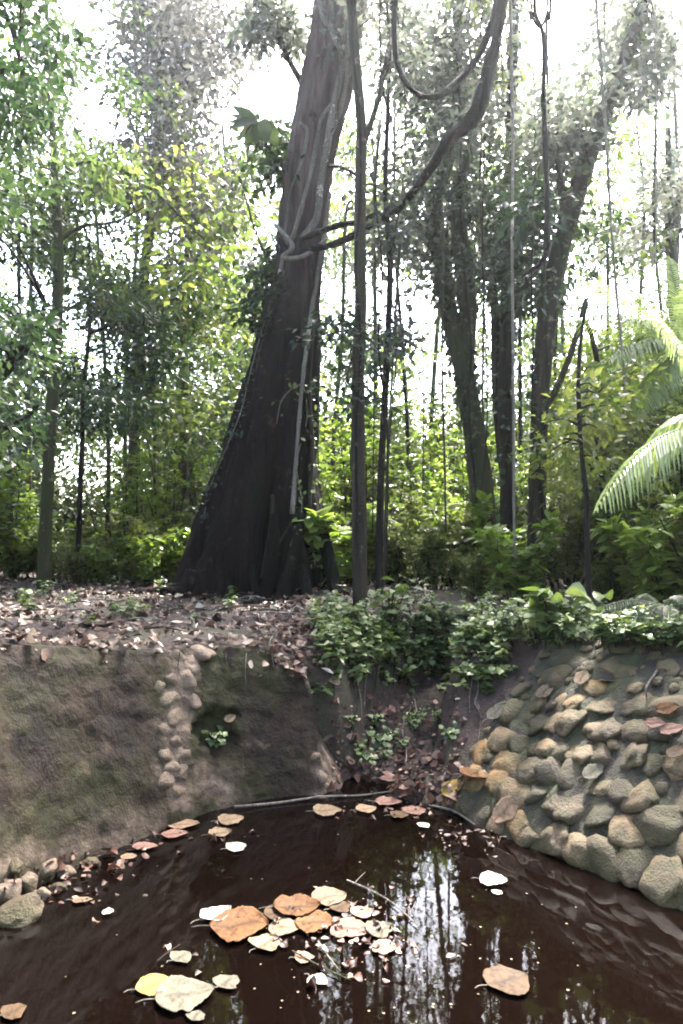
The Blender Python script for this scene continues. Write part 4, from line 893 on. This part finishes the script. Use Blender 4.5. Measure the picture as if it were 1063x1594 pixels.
# ------------------------------------------------------------------ leaf litter and floating leaves
lit = MB(); n = 12000
x = rng.uniform(-5.5, 1.0, n); y = 3.2+rng.random(n)**1.4*9; pts = []; rz_ = []; nn = []
for a, b_ in zip(x, y):
    h = BV.ray_cast(Vector((a, b_, 5)), Vector((0, 0, -1)))
    if h[0] is None or h[0].z < (.93 if a < -.9 else .72) or fbm(a*.9, b_*.9, 21., 3) < random.uniform(-.75, .1): continue
    pts.append(h[0][:]); nn.append(h[1][:])
pts = np.array(pts); nn = np.array(nn); n = len(pts); pts[:, 2] += rng.uniform(.004, .05, n)
leaves(lit, pts, rdir(n, -.35, .35), nn+rdir(n)*.55, np.where(rng.random(n) < .6, rng.uniform(.015, .05, n), rng.uniform(.05, .125, n)), np.clip(rng.normal(.5, .3, n), 0, 1), 'near', 1.1, .25)
o = lit.build('leaf_litter', LITTER); tag(o, kind='stuff')
random.seed(61)
for i in range(22):
    px, py = random.uniform(530, 760), random.uniform(1030, 1120); l, n_ = hit(px, py)
    if l.z < .15: continue
    q = []; x_ = px; y_ = py; 
    for k in range(5):
        h_, m_ = hit(x_, y_); q.append(np.array((h_+m_*(.012+.02*random.random()))[:])-np.array(l[:])); x_ += random.uniform(-9, 7); y_ += random.uniform(10, 26)
    if np.ptp(np.array(q)[:, 1]) > 1.2: continue
    b = MB(); r = random.uniform(.003, .009); tube(b, q, [r, r, r*.8, r*.6, r*.3], 5, 5, .2); o = b.build('exposed_root', BARK_PALE if i % 3 == 0 else BARK); o.location = l
    tag(o, ('pale' if i % 3 == 0 else 'brown')+' root hanging out of the dark earth of the gully', 'root', ('pale' if i % 3 == 0 else 'brown')+' roots hanging in the gully')
for i in range(16):       # rootlets hanging over the lip of the left wall
    px = random.uniform(5, 430); py = random.uniform(984, 998); l, n_ = hit(px, py); q = []; x_, y_ = px, py
    for k in range(4):
        h_, m_ = hit(x_, y_); q.append(np.array((h_+m_*(.012+.01*random.random()))[:])-np.array(l[:])); x_ += random.uniform(-6, 6); y_ += random.uniform(8, 30)
    if np.ptp(np.array(q)[:, 1]) > .6: continue
    b = MB(); r = random.uniform(.002, .005); tube(b, q, [r, r, r*.7, r*.3], 5, 5, .2); o = b.build('hanging_root', BARK if i % 3 else BARK_PALE); o.location = l
    tag(o, ('brown' if i % 3 else 'pale')+' rootlet hanging over the lip of the left wall', 'root', ('brown' if i % 3 else 'pale')+' rootlets on the left wall')
# low mixed ground cover over the brink, thinning out onto the litter
gc = MB(); gs = MB(); random.seed(77); k = 0
while k < 950:
    if random.random() < .72: px, py = random.uniform(490, 1080), random.triangular(915, 1085, 1005)
    else: px, py = random.uniform(-10, 500), random.uniform(892, 975)
    if px > 790 and py > 1010: continue
    if px < 490 and fbm(px/60, py/25, 3.3, 2) < .12: continue
    l, n_ = hit(px, py)
    if l.z < .35: continue
    c = np.array(l[:]); h_ = random.uniform(.05, .24)*(.5 if py > 1040 else 1); a = random.uniform(0, 6.28); tp = c+np.array([math.cos(a)*.08, math.sin(a)*.08-.04, h_])
    tube(gs, [c-np.array([0, 0, .03]), (c+tp)/2+np.array([0, 0, .02]), tp], [.003, .0025, .001], 3, 2, 0)
    m = random.randint(6, 13); t_ = rng.uniform(.25, 1, m)[:, None]; an = rng.uniform(0, 6.28, m)
    leaves(gc, c*(1-t_)+tp*t_, np.stack([np.cos(an), np.sin(an), rng.uniform(-.5, .3, m)], 1), rdir(m)*.45+np.array([0, -.15, 1.]), rng.uniform(.03, .095, m), np.clip(random.random()+rng.normal(0, .15, m), 0, 1), 'near', random.choice((.7, 1., 1.2)), .1); k += 1
o = gc.build('ground_cover', LM['glossy']); tag(o, kind='stuff'); o = gs.build('ground_cover_stems', BARK_DARK, o); tag(o, kind='stuff')
lit = MB(); pts = []; nn = []
for _ in range(1500):
    px, py = random.uniform(515, 720), 1040+random.random()**.7*210; l, n_ = hit(px, py)
    if l.z < .01 or random.random() > (.32+.68*sm(1150, 1215, py)): continue
    pts.append((l+n_*random.uniform(.005, .03))[:]); nn.append(n_[:])
for _ in range(700):
    px, py = random.uniform(400, 520), random.uniform(930, 1060); l, n_ = hit(px, py)
    if n_.z < .6: continue
    pts.append((l+n_*random.uniform(.005, .03))[:]); nn.append(n_[:])
for _ in range(120):
    px, py = random.uniform(-10, 230), random.uniform(1325, 1385); l, n_ = hit(px, py)
    if abs(py-(1385-.3*px)) < 26: pts.append((l+n_*random.uniform(.0, .02))[:]); nn.append(n_[:])
pts = np.array(pts); nn = np.array(nn); n = len(pts)
leaves(lit, pts, rdir(n, -.4, .4), nn+rdir(n)*.5, np.where(rng.random(n) < .6, rng.uniform(.015, .045, n), rng.uniform(.045, .09, n)), np.clip(rng.normal(.5, .3, n), 0, 1), 'near', 1.2, .12)
o = lit.build('red_leaf_litter', LITTER_RED); tag(o, kind='stuff')
# sticks on the left bank
random.seed(12)
for i in range(22):
    px, py = random.uniform(0, 470), random.uniform(905, 985); l, _ = hit(px, py); a = random.uniform(-.5, .5)+(math.pi if random.random() < .5 else 0); L_ = random.uniform(.25, .6)
    q = [np.array([0, 0, .015]), np.array([math.cos(a)*L_*.5, math.sin(a)*L_*.5, .04+random.uniform(0, .03)]), np.array([math.cos(a+.2)*L_, math.sin(a+.2)*L_, .03])]
    for v in q: v[2] += gz(l.x+v[0], l.y+v[1])-l.z
    b = MB(); tube(b, q, (.009, .008, .004), 6, 5, .2); o = b.build('stick', BARK_PALE if i % 2 else BARK); o.location = l
    tag(o, ('pale' if i % 2 else 'brown')+' fallen stick lying in the litter of the left bank', 'stick', ('pale' if i % 2 else 'brown')+' fallen sticks on the left bank')

def color_leaf(name, c1, c2, spot=.5, rough=.45):
    return dead_mat(name, [(0, tuple(x*1.1 for x in c1)), (1, tuple(x*1.1 for x in c2))], .1, .12, .65, spot)
LC = {'cream': color_leaf('cream_leaf', (.055, .038, .024), (.18, .135, .09), .7), 'white': color_leaf('white_leaf', (.18, .155, .12), (.34, .315, .26), .25), 'orange': color_leaf('orange_leaf', (.035, .018, .007), (.115, .055, .02), .9),
      'brown': color_leaf('brown_leaf', (.022, .013, .007), (.065, .04, .02), .9), 'pink': color_leaf('pinkish_leaf', (.07, .035, .026), (.2, .12, .095), .6), 'yellow': color_leaf('yellow_leaf', (.12, .075, .02), (.24, .17, .045), .5),
      'grey': color_leaf('grey_green_leaf', (.035, .033, .024), (.095, .09, .068), .7), 'tan': color_leaf('tan_leaf', (.08, .05, .03), (.24, .165, .11), .6)}
def big_leaf(px, py, wpx, hpx, colr, label, ang=0., wat=False, curl=.5, lobed=False, group=None, cat='leaf', stalk=True, thick=.003, tiltup=0, flip=1):
    wpx *= .92; hpx *= .9; l, n_ = hit(px, py, wat)
    if l.z < .012: n_ = Vector((0, 0, 1)); l.z = .006
    D = l.y; L_ = wpx/F*math.hypot(D, CAMH-l.z)
    dep = max(hpx/F*(D*D+(CAMH-l.z)**2)/(CAMH-l.z+.01)*.9, L_*.25) if n_.z > .8 else hpx/F*D*1.05
    dep = min(dep, L_*1.2)
    SH = random.uniform(.6, .95); random_pw = random.uniform(.6, 1.0); ny_, nx_ = 29, 15; L_ *= random.uniform(.95, 1.08); vein = np.zeros((29, 15)); s0 = random.random()*90; V = np.zeros((ny_, nx_, 3))
    for i in range(ny_):
        t = i/(ny_-1); w_ = (math.sin(math.pi*min(1, t**SH))**random_pw)*.5
        w_ *= 1+.22*fbm(t*4+s0, 1.0, 0.)+.10*fbm(t*16+s0, 3.0, 0.); wob = .09*fbm(t*2.2+s0, 9.0, 0.)
        for j in range(nx_):
            u = (j/(nx_-1)-.5)*2
            xx = (t-.5)*L_; yy = u*w_*dep*(1+.12*fbm(t*3+s0, u, 0.))+wob*dep; vein[i, j] = .55*math.exp(-(u*7)**2)+.22*max(0, math.sin(t*38-abs(u)*7))**3*(abs(u) < .9)+.3*max(0, fbm(t*4+s0, u*2, 4.)); zz = (abs(u)**1.5*.10*dep*curl*2+.10*L_*curl*(2*t-1)**2+.06*L_*curl*fbm(t*2+s0, u*1.2, 3.)*1.6-.012*math.exp(-(u*6)**2)*0)
            V[i, j] = (xx, yy, zz+.003)
    mb = MB(); I = np.arange(ny_*nx_).reshape(ny_, nx_); f = np.stack([I[:-1, :-1], I[1:, :-1], I[1:, 1:], I[:-1, 1:]], -1).reshape(-1, 4)
    mb.add(V.reshape(-1, 3), [f], np.clip(random.uniform(.65, 1)-vein.ravel(), 0, 1))
    if n_.z > .8: M_ = Matrix.Rotation(ang, 3, 'Z') @ Matrix.Rotation(tiltup, 3, 'X')
    else:
        n_ = (n_*.4+(Vector((0, -.45, .75)) if px < 600 else Vector((-.25, -.45, .8)))).normalized(); zq = n_.to_track_quat('Z', 'X').to_matrix(); hx = (Vector((1, 0, 0))-n_*n_.x).normalized(); hy = n_.cross(hx); M_ = Matrix((hx, hy, n_)).transposed() @ Matrix.Rotation(ang, 3, 'Z'); l = l+n_*.02
    root = mb.build('fallen_leaf' if cat == 'leaf' else cat, LC[colr]); root.scale = (1,)*3; root.matrix_world = Matrix.Translation(l) @ M_.to_4x4()
    sf = root.modifiers.new('thickness', 'SOLIDIFY'); sf.thickness = .0012; sf.offset = 1
    if stalk and wpx > 26:
        s_ = MB(); tube(s_, [np.array([-L_*.5, 0, .004+.1*L_*curl]), np.array([-L_*.66, .01, .004+.05*L_*curl]), np.array([-L_*.8, .0, .006])], (.0022, .002, .0015), 5, 4, 0); s_.build('leaf_stalk', BARK_PALE, root)
    tag(root, label, 'leaf'); return root
random.seed(9)
W = True
for a in [(285, 1286, 52, 15, 'tan', 'long tan leaf, upper of the two at the foot of the pale stones', .1), (272, 1301, 44, 14, 'pink', 'pinkish leaf, lower of the two at the foot of the pale stones', .15), (360, 1278, 42, 18, 'cream', 'cream leaf, topmost of the three afloat near the left wall', .35),
          (342, 1300, 38, 17, 'cream', 'cream leaf, middle one of the three afloat near the left wall', .4), (368, 1321, 34, 18, 'white', 'white crumpled leaf, lowest of the three near the left wall', .5), (226, 1320, 38, 12, 'pink', 'thin pale leaf at the left water edge', -.1),
          (200, 1336, 26, 10, 'tan', 'small tan leaf on the wet ledge under the left wall', .2), (128, 1404, 30, 9, 'cream', 'thin cream leaf near the rubble heap', .1), (168, 1423, 17, 12, 'white', 'small round white petal on open water at the left', 0),
          (336, 1427, 52, 22, 'white', 'white boat shaped leaf tilted beside the big orange leaf', .75), (372, 1444, 84, 54, 'orange', 'largest orange brown leaf at the left end of the floating cluster', .1), (415, 1472, 42, 42, 'cream', 'curled cream leaf with dark centre below the big orange leaf', .9),
          (462, 1416, 70, 34, 'orange', 'orange brown leaf at the top of the floating cluster', .1), (443, 1447, 46, 34, 'cream', 'heart shaped cream leaf in the middle of the floating cluster', -.2), (512, 1400, 52, 34, 'cream', 'creamy yellow leaf at the upper right of the floating cluster', .3),
          (490, 1440, 62, 34, 'orange', 'orange brown leaf in the right half of the floating cluster', -.1), (545, 1450, 60, 32, 'pink', 'pinkish crumpled leaf at the right of the floating cluster', -.3), (530, 1415, 36, 24, 'brown', 'brown leaf under the creamy yellow one', .5), (592, 1452, 44, 30, 'grey', 'greyish crumpled leaf right of the floating cluster', .3),
          (598, 1478, 36, 24, 'tan', 'dull tan leaf lowest at the right of the floating cluster', -.3), (474, 1494, 30, 18, 'tan', 'small tan leaf just below the floating cluster', .2), (430, 1425, 40, 30, 'brown', 'brown leaf between the two orange ones', .2), (565, 1425, 34, 20, 'tan', 'tan leaf beside the floating twig', .5),
          (240, 1537, 50, 36, 'yellow', 'yellow leaf at the lower left', .5), (288, 1553, 82, 50, 'grey', 'big pale grey green leaf beside the yellow one', .3), (354, 1532, 36, 30, 'grey', 'small grey leaf right of the big pale one', .9), (282, 1493, 32, 24, 'grey', 'small grey leaf above the yellow one', .8),
          (305, 1586, 24, 22, 'grey', 'tip of a grey leaf at the bottom edge', 1.2), (22, 1578, 34, 30, 'brown', 'dull leaf half sunk in the bottom left corner', .7), (510, 1264, 46, 26, 'cream', 'cream leaf at the corner of the left wall', .2), (496, 1530, 34, 16, 'white', 'thin white leaf floating alone at bottom centre', -.6),
          (768, 1374, 40, 26, 'white', 'bright white leaf alone on the dark water at right', -.2), (774, 1392, 15, 13, 'white', 'small white petal touching the bright white leaf', .5), (790, 1530, 66, 48, 'brown', 'large brown leaf lying flat on the dark water at lower right', .4), (645, 1265, 36, 18, 'pink', 'pink leaf at the mouth of the gully', .2),
          (605, 1252, 40, 16, 'pink', 'pale pink leaf by the twig across the gully mouth', -.2), (570, 1262, 34, 14, 'tan', 'tan leaf touching the water at the gully mouth', .3), (622, 1272, 30, 14, 'brown', 'brown leaf afloat just off the gully mouth', .1), (660, 1288, 20, 12, 'white', 'small white petal off the gully mouth', .6)]:
    o = big_leaf(*a[:6], ang=a[6], wat=W, curl=.08 if 'lying flat' in a[5] or 'half sunk' in a[5] else random.choice((.1, .18, .3)), tiltup=.0)
for a in [(850, 1080, 34, 26, 'cream', 'cream leaf highest at the left of the cobbled bank', .4), (908, 1058, 30, 26, 'cream', 'pale curled leaf left of the ferns on the bank top', .6), (946, 1060, 30, 20, 'cream', 'pale leaf directly under the drooping ferns', .5), (776, 1110, 42, 26, 'grey', 'grey leaf on the bare left shoulder of the bank', .5),
          (742, 1205, 52, 40, 'orange', 'big tan orange leaf low on the left of the cobbles', .2), (708, 1228, 40, 30, 'yellow', 'yellow leaf at the lower left corner of the cobbles', .4), (1040, 1106, 38, 24, 'orange', 'orange leaf, upper one at the right edge of the bank', -.1), (1050, 1140, 40, 26, 'pink', 'pinkish leaf below the orange one at the right edge', -.3),
          (1022, 1130, 34, 20, 'pink', 'thin pinkish leaf beside the one at the right edge', -.6), (1055, 1175, 34, 24, 'brown', 'reddish brown leaf lowest at the right edge', .2), (790, 1262, 52, 36, 'tan', 'tan leaf spread over the lowest cobbles', .6), (152, 972, 56, 38, 'pink', 'large pinkish white leaf on top of the left wall', .2), (215, 962, 30, 16, 'cream', 'small cream leaf on top of the left wall', -.2),
          (518, 1062, 22, 26, 'cream', 'pale leaf stuck on the dark earth beside the wall end', 1.2), (608, 1108, 20, 18, 'pink', 'pale leaf stuck halfway up the gully earth', .8), (358, 1122, 20, 16, 'cream', 'cream leaf by the hole in the left wall', .8), (925, 1205, 36, 28, 'grey', 'greenish leaf lying on the middle of the cobbles', .3), (610, 1215, 40, 16, 'pink', 'pink leaf on the wet floor of the gully', .1)]:
    big_leaf(*a[:6], ang=a[6], curl=.2)
# bits of leaf and stalk drifting round the cluster
db = MB(); pts = []
for _ in range(120):
    px, py = random.gauss(500, 75), random.gauss(1450, 34)
    if random.random() < .35: px, py = random.gauss(600, 30), random.gauss(1450, 30)
    pts.append(G(px, py, random.uniform(.002, .012))[:])
for _ in range(150):
    i = random.choice([(100, 1385, 60, 14), (250, 1300, 50, 9), (620, 1262, 60, 10), (760, 1300, 60, 12)]); pts.append(G(random.gauss(i[0], i[2]), random.gauss(i[1], i[3]), .004)[:])
pts = np.array(pts); n = len(pts); leaves(db, pts, rdir(n, -.15, .15), np.tile([0, 0, 1.], (n, 1))+rdir(n)*.25, rng.uniform(.012, .06, n), np.clip(rng.normal(.4, .3, n), 0, 1), 'near', 1.1, .3)
o = db.build('floating_debris', LITTER_RED); tag(o, kind='stuff')
# twigs on the water
def twig(label, pts, r, mat=BARK_PALE, zz=.01, forks=0):
    q = [G(x, y, zz+random.uniform(0, .012)) for x, y in pts]; b = MB(); o0 = q[0]; X = tube(b, [np.array(p[:])-np.array(o0[:]) for p in q], [r*(1-.6*i/len(q)) for i in range(len(q))], 6, 6, .2)
    for _ in range(forks):
        i = random.randrange(2, len(X)-2); e = X[i]+np.array([random.uniform(-.1, .1), random.uniform(-.1, .1), random.uniform(0, .03)]); tube(b, [X[i], (X[i]+e)/2+.005, e], [r*.5, r*.4, r*.2], 4, 3, 0)
    o = b.build('twig', mat); o.location = o0; tag(o, label, 'twig'); return o
twig('pale twig lying along the water line across the gully mouth', [(365, 1256), (430, 1250), (500, 1240), (560, 1238), (605, 1232)], .009)
twig('thin twig along the foot of the cobbles', [(672, 1254), (705, 1262), (740, 1284)], .008)
twig('long forked twig floating right of the leaf cluster', [(540, 1370), (575, 1385), (610, 1405), (650, 1440)], .005, forks=5)
twig('brown stem crossing the lower part of the leaf cluster', [(455, 1480), (500, 1505), (545, 1525)], .004, BARK, forks=3)
twig('short upright stem in the leaf cluster', [(495, 1465), (512, 1490), (530, 1512)], .003, forks=2)
twig('thin stem floating above the yellow leaf', [(245, 1495), (262, 1482), (280, 1470)], .003, BARK)
# scum of petals and specks
sb = MB(); pts = []
for _ in range(100):
    px = random.gauss(640, 120) if random.random() < .6 else random.uniform(60, 900); py = random.uniform(1290, 1590); g_ = G(px, py, .004)
    if inside(np.array([g_.x]), np.array([g_.y]), outline)[0]: pts.append(g_[:])
pts = np.array(pts); n = len(pts); leaves(sb, pts, rdir(n, -.1, .1), np.tile([0, 0, 1.], (n, 1))+rdir(n)*.15, rng.uniform(.004, .014, n), rng.uniform(.3, 1, n), 'near', 1.6)
o = sb.build('floating_specks', LC['cream']); tag(o, kind='stuff')

# ------------------------------------------------------------------ forest air
hb = MB(); x0, x1, y0, y1, z0, z1 = -95, 95, -65, 125, -3, 26
V = [(x0, y0, z0), (x1, y0, z0), (x1, y1, z0), (x0, y1, z0), (x0, y0, z1), (x1, y0, z1), (x1, y1, z1), (x0, y1, z1)]
hb.add(V, [[(3, 2, 1, 0), (4, 5, 6, 7), (0, 1, 5, 4), (1, 2, 6, 5), (2, 3, 7, 6), (3, 0, 4, 7)]])
hm, hn, ho = newmat('forest_haze'); pv = nd(hn, 'ShaderNodeVolumePrincipled'); pv.inputs['Color'].default_value = (.93, .95, 1, 1); pv.inputs['Density'].default_value = .0006; pv.inputs['Anisotropy'].default_value = .72
hn.links.new(pv.outputs[0], ho.inputs['Volume'])
hz = hb.build('haze', hm, smooth=False); tag(hz, kind='stuff')
